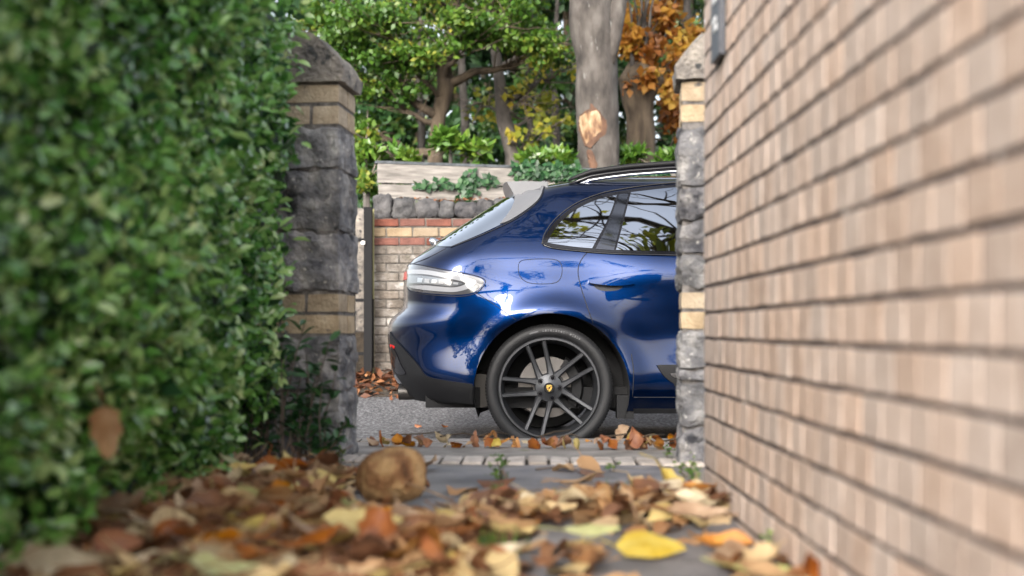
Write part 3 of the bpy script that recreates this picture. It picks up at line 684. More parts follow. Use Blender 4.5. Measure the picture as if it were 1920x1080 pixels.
# front end, kept simple: lamps, grille, windscreen
for sd in (1,-1):
    V, Fc = rough_box(.20, .10, .14, .03, 0, .04, 1); V = [c2w(3.50+x, sd*(.66+y), .90+z) for x, y, z in V]; mesh('headlight', V, Fc, 'lens_clear', car, smooth=True)
    V, Fc = rough_box(.14, .20, .13, .03, 0, .05, 1); V = [c2w(1.98+x, sd*(1.03+y), 1.20+z) for x, y, z in V]; mesh('door_mirror', V, Fc, 'blue_paint', car, smooth=True)
zs = np.linspace(1.19, 1.56, 12); V = []
for z in zs:
    ye = .74-(z-1.19)*.6; xf = float(xf_f(z)); Rf = min(.75, max((xf-float(xr_f(z)))*.45, .01)); w_ = float(w_f(z))
    for k in range(21):
        y = -ye+2*ye*k/20; q = min(abs(y)/w_, .999); V.append((xf-Rf+Rf*(1-q**2.4)**(1/2.4)+.006, y, z+.004))
V = np.array(V); mesh('windscreen', c2w(V[:,0], V[:,1], V[:,2]), [(j*21+i, j*21+i+1, (j+1)*21+i+1, (j+1)*21+i) for j in range(11) for i in range(20)], 'privacy_glass', car, smooth=True)
# wheels
def lathe(prof, n=64, closed=True):
    """prof: (radius, depth outward) ; axis = car's lateral axis, centred on the origin, returns local (x, y, z) with y outward"""
    V = []; m = len(prof)
    for i in range(n):
        t = 2*math.pi*i/n
        for r, d in prof: V.append((r*math.cos(t), d, r*math.sin(t)))
    Fc = []
    for i in range(n):
        for k in range(m if closed else m-1):
            k2 = (k+1)%m; i2 = (i+1)%n; Fc.append((i*m+k, i*m+k2, i2*m+k2, i2*m+k))
    return V, Fc
def wheel(ax, sd, parts):
    zc = .36; c = (ax, zc)
    def put(name, VF, m, parent, smooth=True, sharp=40):
        V = [c2w(ax+x, sd*(HW-.03+y), zc+z) for x, y, z in VF[0]]
        o = mesh(name, V, VF[1], m, parent, smooth=smooth, sharp=sharp)
        bm = bmesh.new(); bm.from_mesh(o.data); bmesh.ops.recalc_face_normals(bm, faces=bm.faces); bm.to_mesh(o.data); bm.free(); return o
    rim = put('wheel', lathe([(.297,-.004),(.290,.006),(.279,.006),(.272,-.012),(.262,-.05),(.255,-.12),(.262,-.20),(.268,-.20),(.270,-.05),(.288,-.02)], 72), 'wheel_grey', car)
    ty = lathe([(.291,-.02),(.297,-.002),(.306,.012),(.322,.022),(.342,.022),(.357,.010),(.365,-.010),(.3695,-.03),(.370,-.13),(.3695,-.22),(.35,-.26),(.30,-.25),(.268,-.22),(.268,-.05)], 96)
    ty = ([(x, y, max(z, -.358)) for x, y, z in ty[0]], ty[1]); put('tyre', ty, 'tyre_rubber', rim, sharp=60)
    if not parts: return
    tb = MB()
    for k in range(120):      # shoulder tread blocks
        t = 2*math.pi*k/120; 
        Vb, Fb = box(.352,.3685,-.02,.002,-.0055,.0055); 
        tb.add(([(x*math.cos(t)-z*math.sin(t), y+.012-(x-.352)*1.2, max(x*math.sin(t)+z*math.cos(t),-.357)) for x, y, z in Vb], Fb))
    put('tread_blocks', (tb.V, tb.F), 'tyre_rubber', rim, smooth=False, sharp=None)['kind'] = 'stuff'
    mk = MB()
    for k, (a0, a1) in enumerate([(110,101)]+[(97-i*2.6, 95.4-i*2.6) for i in range(9)]+[(69-i*2.4, 67.6-i*2.4) for i in range(5)]):
        for (r0, r1) in (((.328,.336),) if k == 0 else ((.326,.330),(.334,.338)) if k%2 else ((.326,.338),)):
            n = 4; V = []
            for i in range(n+1):
                t = R_(a0+(a1-a0)*i/n)
                for r in (r0, r1): V.append((r*math.cos(t), .0232, r*math.sin(t)))
            mk.add((V, [(i*2, i*2+1, i*2+3, i*2+2) for i in range(n)]))
    put('sidewall_marking', (mk.V, mk.F), 'tyre_mark', rim, False, None)['kind'] = 'stuff'
    for k in range(5):
        a = R_(107-72*k)
        for s in (-1, 1):
            bm = bmesh.new(); V = []
            # spoke runs outward from hub to rim, parallel twin at +-44 mm
            sec = [(.055,.030,.028,-.030),(.10,.036,.018,-.034),(.15,.040,.0150,-.030),(.22,.045,.0135,-.016),(.272,.050,.0150,-.004),(.285,.051,.018,-.003)]
            for (r, o, hw_, d) in sec:
                for (q, dd) in ((-hw_,-.012),(-hw_*.55,0),(hw_*.55,0),(hw_,-.012),(hw_*.8,-.05),(-hw_*.8,-.05)): V.append((r, s*o+q, d+dd))
            Fs = [(i*6+j, i*6+(j+1)%6, (i+1)*6+(j+1)%6, (i+1)*6+j) for i in range(len(sec)-1) for j in range(6)]+[tuple(range(6)), tuple(range(30,36))]
            bm.free(); put('spoke', ([(x*math.cos(a)-y*math.sin(a), d, x*math.sin(a)+y*math.cos(a)) for x, y, d in V], Fs), 'wheel_grey', rim, True, 30)
    put('hub', lathe([(.0,-.018),(.036,-.018),(.045,-.024),(.078,-.030),(.086,-.045),(.084,-.09),(.0,-.09)], 40, False), 'wheel_grey', rim)
    for k in range(5):
        a = R_(71-72*k); V, Fc = lathe([(0,-.022),(.010,-.022),(.013,-.034),(.0,-.034)], 10, False); V = [(x+.060*math.cos(a), y, z+.060*math.sin(a)) for x, y, z in V]; put('lug_bolt', (V, Fc), 'gloss_black', rim)
        V, Fc = lathe([(.013,-.026),(.018,-.025),(.018,-.03),(.013,-.03)], 14); V = [(x+.060*math.cos(a), y, z+.060*math.sin(a)) for x, y, z in V]; put('bolt_seat', (V, Fc), 'liner_black', rim)
    put('brake_disc', lathe([(.0,-.10),(.09,-.10),(.095,-.125),(.178,-.125),(.180,-.15),(.0,-.15)], 48, False), 'brake_steel', rim)
    cp = MB(); n = 12
    for i in range(n+1):
        t = R_(-35+95*i/n)
        for (r, d) in ((.135,-.085),(.190,-.085),(.205,-.11),(.205,-.16),(.13,-.16)): cp.V.append((r*math.cos(t), d, r*math.sin(t)))
    cp.F = [(i*5+j, i*5+(j+1)%5, (i+1)*5+(j+1)%5, (i+1)*5+j) for i in range(n) for j in range(5)]+[tuple(range(5)), tuple(range(n*5, n*5+5))]
    put('brake_caliper', (cp.V, cp.F), 'satin_black', rim)
    cc = put('centre_cap', lathe([(0,-.008),(.027,-.008),(.031,-.012),(.031,-.03),(0,-.03)], 28, False), 'satin_black', rim)
    sh = [(-.015,.017),(-.005,.019),(.005,.019),(.015,.017),(.016,.004),(.012,-.010),(0,-.021),(-.012,-.010),(-.016,.004)]
    V = [(x, -.0045, z) for x, z in sh]+[(x, -.008, z) for x, z in sh]; n = len(sh)
    put('crest', (V, [tuple(range(n))]+[(i, (i+1)%n, (i+1)%n+n, i+n) for i in range(n)]), 'gold', rim, False, None)
    for (x0, x1, z0, z1, mm) in ((.002,.013,.002,.006,'crest_red'),(.002,.013,.009,.013,'gloss_black'),(-.013,-.002,-.006,-.002,'crest_red'),(-.010,-.002,-.013,-.009,'gloss_black'),(-.004,.004,-.004,.006,'gloss_black')):
        Vb, Fb = box(x0, x1, -.0046, -.0038 if mm != 'gloss_black' else -.0034, z0, z1); put('crest_mark', (Vb, Fb), mm, rim, False, None)
for ax in (0.0, 2.807):
    for sd in (1,-1): wheel(ax, sd, sd == 1 or ax == 0)

# ------------------------------------------------------------------ far boundary wall with planks
FY = 10.8
fw = thing('boundary_wall', 'old whitewashed brick wall with red and cream bands and cobble coping', 'wall', (-1.2, FY, .03))
fx0 = (700-CX)/F*FY; SF = F/FY
def fz(py): return CAMH+(CY-py)/SF
mesh('mortar', *box(fx0+.01, 5.2, FY+.012, FY+.3, -.05, fz(409)), 'old_mortar', fw)
kinds = []; py = 459.5
rows = [(fz(424), fz(410.5), 'red_brick'), (fz(443.5), fz(427), 'cream_brick'), (fz(459.5), fz(446), 'red_brick')]
zt = fz(461.5)
while zt > -.02: rows.append((zt-.070, zt, 'old_brick')); zt -= .079
bm_ = {}
for k in ('red_brick','cream_brick','old_brick'): bm_[k] = [brick_mesh('brick', .222, .10, .070 if k != 'old_brick' else .069, k, 300+i, .005, .003) for i in range(5)]
rest = {'red_brick': MB(), 'cream_brick': MB(), 'old_brick': MB()}; nb = 0
for ri, (za, zb, k) in enumerate(rows):
    x = fx0+.111-(.115 if ri%2 else 0)
    while x < 5.2:
        if x-.111 < fx0: xx, sx = (fx0+x+.111)/2, (x+.111-fx0)/.222
        else: xx, sx = x, 1
        loc = (xx, FY+.05+random.uniform(-.004,.003), (za+zb)/2); sz = (zb-za)/.070
        if x < .25 and sx > .2:
            inst('brick', random.choice(bm_[k]), loc, fw, (0,0,random.uniform(-.01,.01)), (sx,1,sz)); nb += 1
        elif sx > .2:
            me = random.choice(bm_[k]); rest[k].add(([(v.co.x*sx+loc[0], v.co.y+loc[1], v.co.z*sz+loc[2]) for v in me.vertices], [tuple(p.vertices) for p in me.polygons]))
        x += .233
for k, q in rest.items(): mesh('brickwork', q.V, q.F, k, fw, kind='stuff')
x = fx0; i = 0
while x < 5.0:
    wd = random.uniform(.10,.21); hh = (.20 if i == 0 else random.uniform(.13,.18)); Vb, Fb = rough_box(wd, .26, hh, .02, .014, .03, 700+i*3, 11, 0, True)
    zb = fz(408.5)
    mesh('coping_stone', [(x+wd/2+a, FY+.13+b, zb+hh/2+c) for a, b, c in Vb], Fb, 'cobble', fw, smooth=True); x += wd+.012; i += 1
pf = thing('plank_fence', 'weathered grey plank fence standing on top of the old brick wall', 'fence', (-1.2, 11.15, 1.6))
def fenceP(px, py, Yl=11.1): 
    t = (px-707)/(975-707); Y = Yl+.36*t; return Vector(at(px, py, Y))
def plank(name, l, r, th, m, pa=pf):
    (x0, ya, yb), (x1, yc, yd) = l, r; V = []
    for (px, py) in ((x0,ya),(x1,yc),(x1,yd),(x0,yb)): V.append(fenceP(px, py))
    V += [v+Vector((-.26,.96,0))*th for v in V]
    V = [v+Vector((0,0,.004*nz3(v,9))) for v in V]
    return mesh(name, V, [(0,1,2,3)[::-1],(4,5,6,7),(0,4,5,1),(1,5,6,2),(2,6,7,3),(3,7,4,0)], m, pa)
plank('plank', (708,307,342), (1300,327,357), .03, 'grey_plank'); plank('plank', (710,345,372), (1300,360,384), .028, 'grey_plank')
plank('top_edging', (704,301,306), (1300,322,326.4), .06, 'felt_edge')
for px in (712, 1000, 1280): plank('post', (px,308,380), (px+14,308,380), .05, 'grey_plank').location = (.016,.06,0)
# black gate at the wall's end
gt = thing('metal_gate', 'black metal gate with a square post at the end of the old brick wall', 'gate', (-1.3, 10.7, .03))
def gbox(name, px0, px1, py0, py1, Y, th, m, pa=gt):
    a = at(px0, py1, Y); b = at(px1, py0, Y); return mesh(name, *box(a[0], b[0], Y, Y+th, a[2], b[2]), m, pa)
gbox('post', 682, 697, 388, 704, 10.60, .07, 'black_metal'); gbox('lower_panel', 697.6, 700, 560, 690, 10.66, .05, 'black_metal')
for p in (447, 560, 660): gbox('rail', 560, 681.5, p, p+6, 10.62, .03, 'black_metal')
for k in range(7): gbox('bar', 566+k*16, 570+k*16, 400, 690, 10.66, .018, 'black_metal')
gbox('latch', 677, 684, 452, 458, 10.57, .03, 'chrome')
pl = thing('gate_stake', 'thin olive wooden stake between black gate post and brick wall', 'stake', (-1.22, 10.72, .03)); gbox('stake', 697.5, 701.5, 392, 702, 10.73, .02, 'pole_olive', pl)
V, Fc = rough_box(1.7, .3, 1.5, .08, .02, .12, 5, 3); mesh('garden_wall', [(-2.15+a, 11.5+b, .86+c) for a, b, c in V], Fc, 'cap_stone', smooth=True)
tag(bpy.data.objects['garden_wall'], 'pale rounded stone garden wall behind the black gate', 'wall')

# ------------------------------------------------------------------ vegetation
def rand_tint(n, lo=0, hi=1): return lo+(hi-lo)*rng.random(n)
# hedge
hd_ = thing('hedge', 'dense clipped evergreen hedge with small glossy leaves along the path', 'hedge', (-1.1, 2.5, 0))
def hface(y, z):
    n = mnoise.noise(Vector((y*1.7, z*1.7, 3)))*.10+mnoise.noise(Vector((y*4.2, z*4.2, 8)))*.10+mnoise.noise(Vector((y*10, z*10, 1)))*.022
    f = -.805+n+.05*min(max((z-1.0)/.4, 0), 1)
    if z < .55: f -= .13*((.55-z)/.55)**1.4
    if y > 4.2: f -= .30*((y-4.2)/.25)**2
    return f
def hedge_leaves(n, dmax, dpow, y0=.5, y1=4.42, zlo=.02, zhi=1.80):
    pos = np.empty((n,3)); y = y0+(y1-y0)*rng.random(n); z = zlo+(zhi-zlo)*rng.random(n); dep = dmax*rng.random(n)**dpow
    for i in range(n): pos[i] = (hface(y[i], z[i])-dep[i], y[i], z[i])
    cl = np.array([mnoise.noise(Vector((p[0]*5, p[1]*5, p[2]*5+20))) for p in pos])
    out = np.tile([.7,-.5,.42], (n,1))+rng.normal(size=(n,3))*.55
    d = np.tile([.35,-.1,.15], (n,1))+rng.normal(size=(n,3))*.75
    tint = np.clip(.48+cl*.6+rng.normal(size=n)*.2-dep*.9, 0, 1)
    return pos, d, out, tint
def mk(n, *a, L=(.027,.047), asp=.55, **k):
    p, d, o, t = hedge_leaves(n, *a, **k); l = L[0]+(L[1]-L[0])*rng.random(n); return p, d, o, l, l*asp, t
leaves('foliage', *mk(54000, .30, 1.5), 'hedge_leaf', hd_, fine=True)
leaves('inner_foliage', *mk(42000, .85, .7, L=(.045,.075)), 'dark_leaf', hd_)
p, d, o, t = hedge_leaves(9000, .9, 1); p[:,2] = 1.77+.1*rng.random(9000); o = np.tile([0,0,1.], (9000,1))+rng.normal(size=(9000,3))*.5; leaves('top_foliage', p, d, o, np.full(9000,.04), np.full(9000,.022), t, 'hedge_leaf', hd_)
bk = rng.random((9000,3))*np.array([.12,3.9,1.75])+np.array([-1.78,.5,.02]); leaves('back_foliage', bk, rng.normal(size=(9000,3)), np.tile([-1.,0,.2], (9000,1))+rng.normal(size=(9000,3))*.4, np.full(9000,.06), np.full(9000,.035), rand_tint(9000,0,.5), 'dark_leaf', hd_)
rr = random.Random(5); 
for k in range(26):
    y = .7+k*.14; b = (-1.25+rr.uniform(-.15,.15), y, -.04); e = (hface(y, 1.0)-.12+rr.uniform(-.3,.05), y+rr.uniform(-.3,.3), rr.uniform(1.1,1.65))
    pts = wander(b, e, 7, .05, rr); V, Fc = tube(pts, [.016*(1-i/9) for i in range(8)], 6); 
    sb = mesh('stem', V, Fc, 'twig', hd_, smooth=True)
# single leaves that stand out on the hedge's outer face
def leaf_mesh(name, m, L, W, curl=.12):
    T = [(0,0,0),(.28,.42,.5),(.66,.40,.5),(1,0,-.9),(.66,-.40,.5),(.28,-.42,.5),(.3,0,0),(.68,0,-.2)]
    me = bpy.data.meshes.new(name); me.from_pydata([(a*L, b*W, c*L*curl) for a, b, c in T], [], [(0,1,6),(0,6,5),(6,1,2,7),(5,6,7,4),(7,2,3),(4,7,3)]); me.materials.append(MATS[m])
    a = me.attributes.new('tint', 'FLOAT', 'POINT'); tv = random.uniform(.4,.95); a.data.foreach_set('value', [tv]*8); me.update(); return me
lms = [leaf_mesh('leaf', 'hedge_leaf', .045+.004*i, .026) for i in range(6)]
for k in range(220):
    y = 1.9+2.5*random.random()**.6; z = random.uniform(.05,1.75)
    inst('leaf', random.choice(lms), (hface(y, z)+random.uniform(.0,.035), y, z), hd_, (random.uniform(-1,1), random.uniform(-.9,.5), random.uniform(-1.2,1.2)))
# glossy shrub growing at the foot of the left pillar
def sprig_plant(name, label, cat, base, tips, m, L, W, nl, group=None, r=.004, tint=(.2,1)):
    t = thing(name, label, cat, base, group); rr = random.Random(int(abs(base[0]*1000+base[1]*77)))
    lm = [leaf_mesh('leaf', m, L*rr.uniform(.8,1.2), W*rr.uniform(.85,1.15), .1) for _ in range(4)]
    for tip in tips:
        pts = wander(base, tip, 6, .012, rr, .02); V, Fc = tube(pts, [r*(1-.1*i) for i in range(7)], 5); mesh('stem', V, Fc, 'twig', t, smooth=True)
        for k in range(nl):
            q = rr.uniform(.25, 1); i = min(5, int(q*6)); p = pts[i].lerp(pts[i+1], q*6-i)
            inst('leaf', rr.choice(lm), p, t, (rr.uniform(-.9,.9), rr.uniform(-.8,.3), rr.uniform(-3.1,3.1)))
    return t
for k in range(7):
    bx, by = -.93+.045*k, 4.18+.02*(k%3); rr = random.Random(60+k)
    sprig_plant('laurel_shrub', 'dark glossy evergreen shrub sprouting at the foot of the hedge-side pillar', 'shrub', (bx, by, -.01), [(bx+rr.uniform(-.1,.16), by+rr.uniform(-.15,.1), rr.uniform(.12,.62)*(1-.07*k)) for _ in range(5)], 'dark_leaf', .055, .026, 11, 'shrubs at the pillar foot')
sprig_plant('laurel_shrub', 'thin evergreen shoot leaning across the front of the hedge-side pillar', 'shrub', (-.80, 4.30, -.01), [at(600,690,4.33), at(655,800,4.36), at(610,795,4.3), at(598,715,4.35)], 'dark_leaf', .06, .026, 8)
# weeds
def weed(label, px, py, size, n, m='laurel_leaf', cat='weed'):
    b = gp(px, py); rr = random.Random(px); r_ = size
    return sprig_plant('weed', label, cat, (b[0], b[1], -.012), [(b[0]+rr.uniform(-1,1)*r_, b[1]+rr.uniform(-1,1)*r_, r_*rr.uniform(.3,1.3)) for _ in range(n)], m, .015, .011, 7, r=.0012)
weed('small green weed in the slab joint, close to the brick-on-edge row', 938, 880, .035, 5); weed('green weed in the slab joint at the middle of the path', 940, 905, .05, 6); weed('low green weed at the near end of the slab joint', 934, 940, .04, 5)
weed('leafy green weed at the foot of the wall-side pillar', 1285, 893, .06, 7); weed('pale green weed between the wall-side pillar and the beige wall', 1305, 905, .04, 4); weed('tiny flat weed on the slab beside the threshold', 1150, 884, .02, 4); weed('small bright weed on the step by the wall-side pillar', 1252, 858, .035, 4)
weed('clump of small round-leaved weed at the foot of the hedge-side pillar', 636, 868, .045, 9); weed('green weed under the beige wall near the leaf drift', 1395, 968, .05, 6); weed('tiny weed creeping along the foot of the beige wall', 1465, 1042, .03, 5)
for (px, py, lb) in ((925,1040,'tuft of grass pushing through the brown leaves'), (1165,935,'short grass tuft behind the leaf drift')):
    b = gp(px, py); n = 60; p = np.tile(b, (n,1))+rng.normal(size=(n,3))*[.025,.02,0]; t = thing('grass_tuft', lb, 'grass', b)
    leaves('blades', p, np.tile([0,0,1.], (n,1))+rng.normal(size=(n,3))*.5, rng.normal(size=(n,3)), .03+.04*rng.random(n), np.full(n,.004), rand_tint(n,.2,.7), 'laurel_leaf', t)

# trees
def build_tree(name, label, base, trunk, clumps, leafm, bark, L, W, cat='tree', group=None, twigs=5, tint=(0,1), seg=12, limb=.05, bare=0, dark=0, shell=.3, droop=.3, fine=False, seed=1):
    """trunk: [(x,y,z,r)], clumps: [(centre, radii, leaf count)]"""
    t = thing(name, label, cat, base, group); rr = random.Random(seed)
    tp = [Vector(q[:3]) for q in trunk]
    # smooth the trunk
    P = []; Rr = []
    for i in range(len(trunk)-1):
        for k in range(5): P.append(tp[i].lerp(tp[i+1], k/5)); Rr.append(trunk[i][3]+(trunk[i+1][3]-trunk[i][3])*k/5)
    P.append(tp[-1]); Rr.append(trunk[-1][3])
    V, Fc = tube(P, Rr, seg, .18, seed); mesh('trunk', V, Fc, bark, t, smooth=True)
    pos = []; dr = []; nr = []; tn = []
    wood = MB()
    for (c, r, n) in clumps:
        c = Vector(c); a = min(P, key=lambda q: (q-c).length+abs(q.z-(c.z-.5*(c-q).length))*.6); l = (c-a).length
        if limb:
            pts = wander(a, c, 7, .06*l, rr, -.04*l); r0 = min(limb, .05*l+.008); V, Fc = tube(pts, [r0*(1-.85*i/7) for i in range(8)], 6, .1, seed); o = mesh('limb', V, Fc, bark, t, smooth=True)
        for k in range(twigs+bare):
            u = Vector((rr.gauss(0,1), rr.gauss(0,1), rr.gauss(0,.8))).normalized(); e = c+Vector((u.x*r[0], u.y*r[1], u.z*r[2]))
            s_ = pts[rr.randrange(3,8)] if limb else c; wood.add(tube(wander(s_, e, 5, .05*r[0], rr), [.011*(1-.15*i) for i in range(6)], 5))
        if n:
            p, u = blob_pts(c, r, n, shell); 
            # lumpy: pull towards random sub-centres so gaps open up
            m = max(4, n//90); sc, _ = blob_pts(c, r, m, .35); k = rng.integers(0, m, n); p = p*.28+sc[k]*.72+rng.normal(size=(n,3))*np.array(r)*.09
            pos.append(p); dr.append(rng.normal(size=(n,3))+[0,0,-droop]); nr.append(u*.3+rng.normal(size=(n,3))*.5+[0,-.15,.55])
            b_ = (rng.random(m)*.5)[k]; tn.append(np.clip(tint[0]+(tint[1]-tint[0])*(b_+.5*rng.random(n)), 0, 1))
    if wood.V: mesh('twigs', wood.V, wood.F, 'twig' if bark != 'bark_brown' else 'bark_brown', t, smooth=True, kind='stuff')
    if pos:
        p = np.vstack(pos); n = len(p); l = L*(.7+.6*rng.random(n)); leaves('crown', p, np.vstack(dr), np.vstack(nr), l, l*W/L, np.concatenate(tn), leafm, t, fine=fine)
    return t
def ctr(px, py, Y): return at(px, py, Y)
# big trunk with the wound
TY = 12.7; sT = F/TY
tb_ = [(*at(1122,420,TY)[:2],.35,.28),(*at(1122,310,TY),.222),(*at(1121,240,TY),.218),(*at(1119,150,TY),.222),(*at(1114,80,TY),.226),(*at(1110,20,TY),.228),(*at(1108,-60,TY),.22),(*at(1090,-250,TY+.3),.20),(*at(1080,-500,TY+.6),.12)]
big = build_tree('plane_tree', 'thick smooth grey trunk with a pale torn bark wound, behind the wall', (at(1122,420,TY)[0], TY, .5), tb_, [(ctr(1300,-330,TY+1), (1.6,1.5,.9), 2500), (ctr(900,-380,TY+.5), (1.6,1.5,.9), 2500), (ctr(1100,-600,TY+.6), (2,2,1), 3000)], 'yellow_leaf', 'bark_grey', .13, .10, limb=.09, seg=36, seed=3)
V, Fc = tube([Vector(at(1146,120,TY-.12)), Vector(at(1150,70,TY-.1)), Vector(at(1158,0,TY)), Vector(at(1190,-150,TY+.2)), Vector(at(1240,-400,TY+.5))], [.04,.085,.10,.10,.06], 20, .12, 4); mesh('fork', V, Fc, 'bark_grey', big, smooth=True)
def on_trunk(px, py, off):
    x, z = at(px, py, TY-.25)[0], at(px, py, TY-.25)[2]; P = [Vector(q[:3]) for q in tb_]; R2 = [q[3] for q in tb_]
    cx = np.interp(z, [p.z for p in P], [p.x for p in P]); r = np.interp(z, [p.z for p in P], R2)
    dx = max(-.97, min(.97, (x-cx)/r)); return Vector((x, TY-math.sqrt(1-dx*dx)*r-off, z))
def trunk_patch(name, poly, off, m, jag=1.2):
    P2 = smooth_poly(poly, 4); rr = random.Random(3); P2 = [(x+rr.uniform(-jag,jag), y+rr.uniform(-jag,jag)) for x, y in P2]
    cx = sum(p[0] for p in P2)/len(P2); cy = sum(p[1] for p in P2)/len(P2); n = len(P2); V = []; R3 = (0,.35,.7,1)
    for k in R3:
        for (x, y) in P2: V.append(on_trunk(cx+(x-cx)*k, cy+(y-cy)*k, off*(1 if k < .9 else .75)+.004*nz3((x*k*.1, y*k*.1, 1), 1)))
    for (x, y) in P2: V.append(on_trunk(x, y, -.02))
    Fc = [(j*n+i, j*n+(i+1)%n, (j+1)*n+(i+1)%n, (j+1)*n+i) for j in range(4) for i in range(n)]
    return mesh(name, V, Fc, m, big, smooth=False)
wd = trunk_patch('wound_rim', [(1109,184,1),(1122,189,1),(1133,204,1),(1138,230),(1136,250,1),(1122,262),(1108,276,1),(1097,271,1),(1090,250),(1086,226),(1088,210,1),(1107,203,1)], .008, 'raw_wood')
trunk_patch('wound_wood', [(1089,214,1),(1106,208),(1122,206,1),(1127,224),(1129,243,1),(1117,254),(1100,267,1),(1093,252),(1088,230)], .012, 'pale_wood')
trunk_patch('bark_strip', [(1101,281),(1108,280),(1116,296),(1120,312),(1108,314),(1103,298)], .012, 'raw_wood')
# pollarded stump with orange shoots
PY = 15.2
pol = build_tree('pollard_tree', 'brown pollarded trunk sprouting upright shoots with orange leaves', (at(1200,330,PY)[0], PY, .6), [(*at(1200,350,PY)[:2],.5,.22),(*at(1200,300,PY),.19),(*at(1200,220,PY),.17),(*at(1198,180,PY),.22),(*at(1200,150,PY),.30),(*at(1200,120,PY),.16)], [(ctr(1175,60,PY), (.35,.3,.5), 330), (ctr(1225,50,PY), (.4,.4,.6), 420), (ctr(1255,130,PY), (.35,.4,.5), 380), (ctr(1200,140,PY-.2), (.32,.25,.25), 160), (ctr(1180,95,PY-.1), (.25,.2,.3), 130)], 'orange_leaf', 'bark_brown', .12, .085, limb=.03, twigs=4, seed=8)
for k in range(14):
    rr = random.Random(90+k); a = at(1180+rr.uniform(0,45), 140, PY+rr.uniform(-.2,.2)); e = at(1165+k*9, -60+rr.uniform(-60,40), PY+rr.uniform(-.4,.4)); V, Fc = tube(wander(a, e, 8, .03, rr), [.022-.0018*i for i in range(9)], 6); mesh('shoot', V, Fc, 'bark_grey', pol, smooth=True)
build_tree('beech_tree', 'young beech in orange autumn leaf beside the wall-side pillar', (at(1290,330,16.2)[0], 16.2, .6), [(*at(1290,340,16.2)[:2],.5,.09),(*at(1285,150,16.2),.07),(*at(1290,-50,16.2),.04)], [(ctr(1250,240,15.9), (.45,.4,.5), 310), (ctr(1300,180,16), (.5,.5,.6), 450), (ctr(1255,160,16.2), (.4,.5,.5), 250), (ctr(1310,60,16.2), (.5,.5,.6), 350), (ctr(1250,20,16.4), (.6,.5,.5), 250), (ctr(1190,30,16.6), (.5,.5,.5), 175), (ctr(1330,300,16), (.5,.5,.5), 250)], 'orange_leaf', 'bark_grey', .10, .07, limb=.03, seed=9)
# spreading green tree
GY = 14.2
build_tree('spreading_tree', 'dark crooked tree with flat layers of bright green leaves above the planks', (at(828,320,GY)[0], GY, .6), [(*at(812,340,GY)[:2],.5,.10),(*at(816,290,GY),.09),(*at(822,220,GY),.085),(*at(836,160,GY),.10),(*at(832,120,GY),.09),(*at(850,40,GY),.06),(*at(860,-60,GY),.04)],
    [(ctr(700,40,GY-.6), (.75,.7,.30), 1656), (ctr(640,110,GY-.4), (.65,.6,.28), 1080), (ctr(760,110,GY-.5), (.65,.6,.24), 1224), (ctr(870,60,GY-.6), (.75,.6,.30), 1440), (ctr(960,40,GY-.4), (.65,.6,.35), 1224), (ctr(1020,90,GY-.2), (.5,.5,.3), 576), (ctr(820,0,GY), (.9,.7,.3), 1296), (ctr(720,170,GY-.2), (.6,.5,.22), 792), (ctr(1000,-10,GY), (.7,.6,.3), 936), (ctr(630,20,GY), (.7,.6,.35), 1152), (ctr(690,240,GY+.3), (.4,.4,.3), 504)], 'tree_leaf', 'bark_brown', .072, .048, limb=.06, twigs=12, seed=12)
build_tree('bare_tree', 'pale grey tree with mostly bare crossing branches behind the planks', (at(965,320,14.9)[0], 14.9, .6), [(*at(968,335,14.9)[:2],.5,.11),(*at(962,290,14.9),.10),(*at(945,225,14.9),.09),(*at(935,140,14.9),.07),(*at(925,60,14.9),.05),(*at(905,-40,14.9),.03)],
    [(ctr(1040,235,14.7), (.35,.3,.25), 50), (ctr(1060,130,14.9), (.4,.4,.4), 90), (ctr(985,180,14.8), (.35,.3,.4), 70), (ctr(890,190,15.1), (.4,.3,.35), 70), (ctr(1010,80,15), (.4,.4,.4), 90), (ctr(1000,250,14.6), (.35,.25,.2), 40), (ctr(1020,200,15.2), (.4,.3,.35), 60)], 'yellow_leaf', 'bark_grey', .10, .075, limb=.045, twigs=10, seed=14)
for (px, top, r_, Y) in ((787,130,.045,15.5),(868,90,.06,16.4),(990,190,.04,15.8),(1040,140,.05,17)):
    build_tree('slim_tree', 'slim grey trunk among the dark evergreens behind the planks', (at(px,330,Y)[0], Y, .6), [(*at(px,345,Y)[:2],.5,r_*1.2),(*at(px+4,230,Y),r_),(*at(px-4,top,Y),r_*.8),(*at(px+10,-60,Y),r_*.5)], [(ctr(px+30,top-60,Y), (.5,.5,.4), 200), (ctr(px-40,top+20,Y), (.4,.4,.4), 120)], 'tree_leaf', 'bark_grey', .09, .06, group='slim trunks behind the planks', limb=.02, seed=px)
# laurels just over the planks
for i, (px, py, Y, rx, rz_, n) in enumerate(((845,268,12.5,.30,.22,420),(885,285,12.6,.22,.16,260),(1010,300,12.3,.30,.11,330),(1055,300,12.4,.22,.10,230),(1195,296,12.8,.30,.10,260),(1245,300,12.9,.25,.10,200),(740,288,12.6,.35,.14,330),(690,330,11.9,.20,.30,420),(685,260,12.6,.30,.35,600))):
    b = at(px, 420, Y); dark_ = i >= 7
    build_tree('laurel_bush', ('dense green bush beside the black gate post' if dark_ else 'bright green laurel bush rising over the plank fence'), (b[0], Y, .5), [(b[0],Y,.5,.03),(*at(px,py+20,Y),.02)], [(ctr(px,py,Y), (rx,rx,rz_), n)], 'tree_leaf' if dark_ else 'laurel_leaf', 'bark_grey', .12 if not dark_ else .07, .05, cat='bush', group='dense bushes beside the gate' if dark_ else 'laurel bushes behind the plank fence', limb=.012, twigs=4, shell=.2, droop=-.6, seed=200+i, tint=(.2,1))
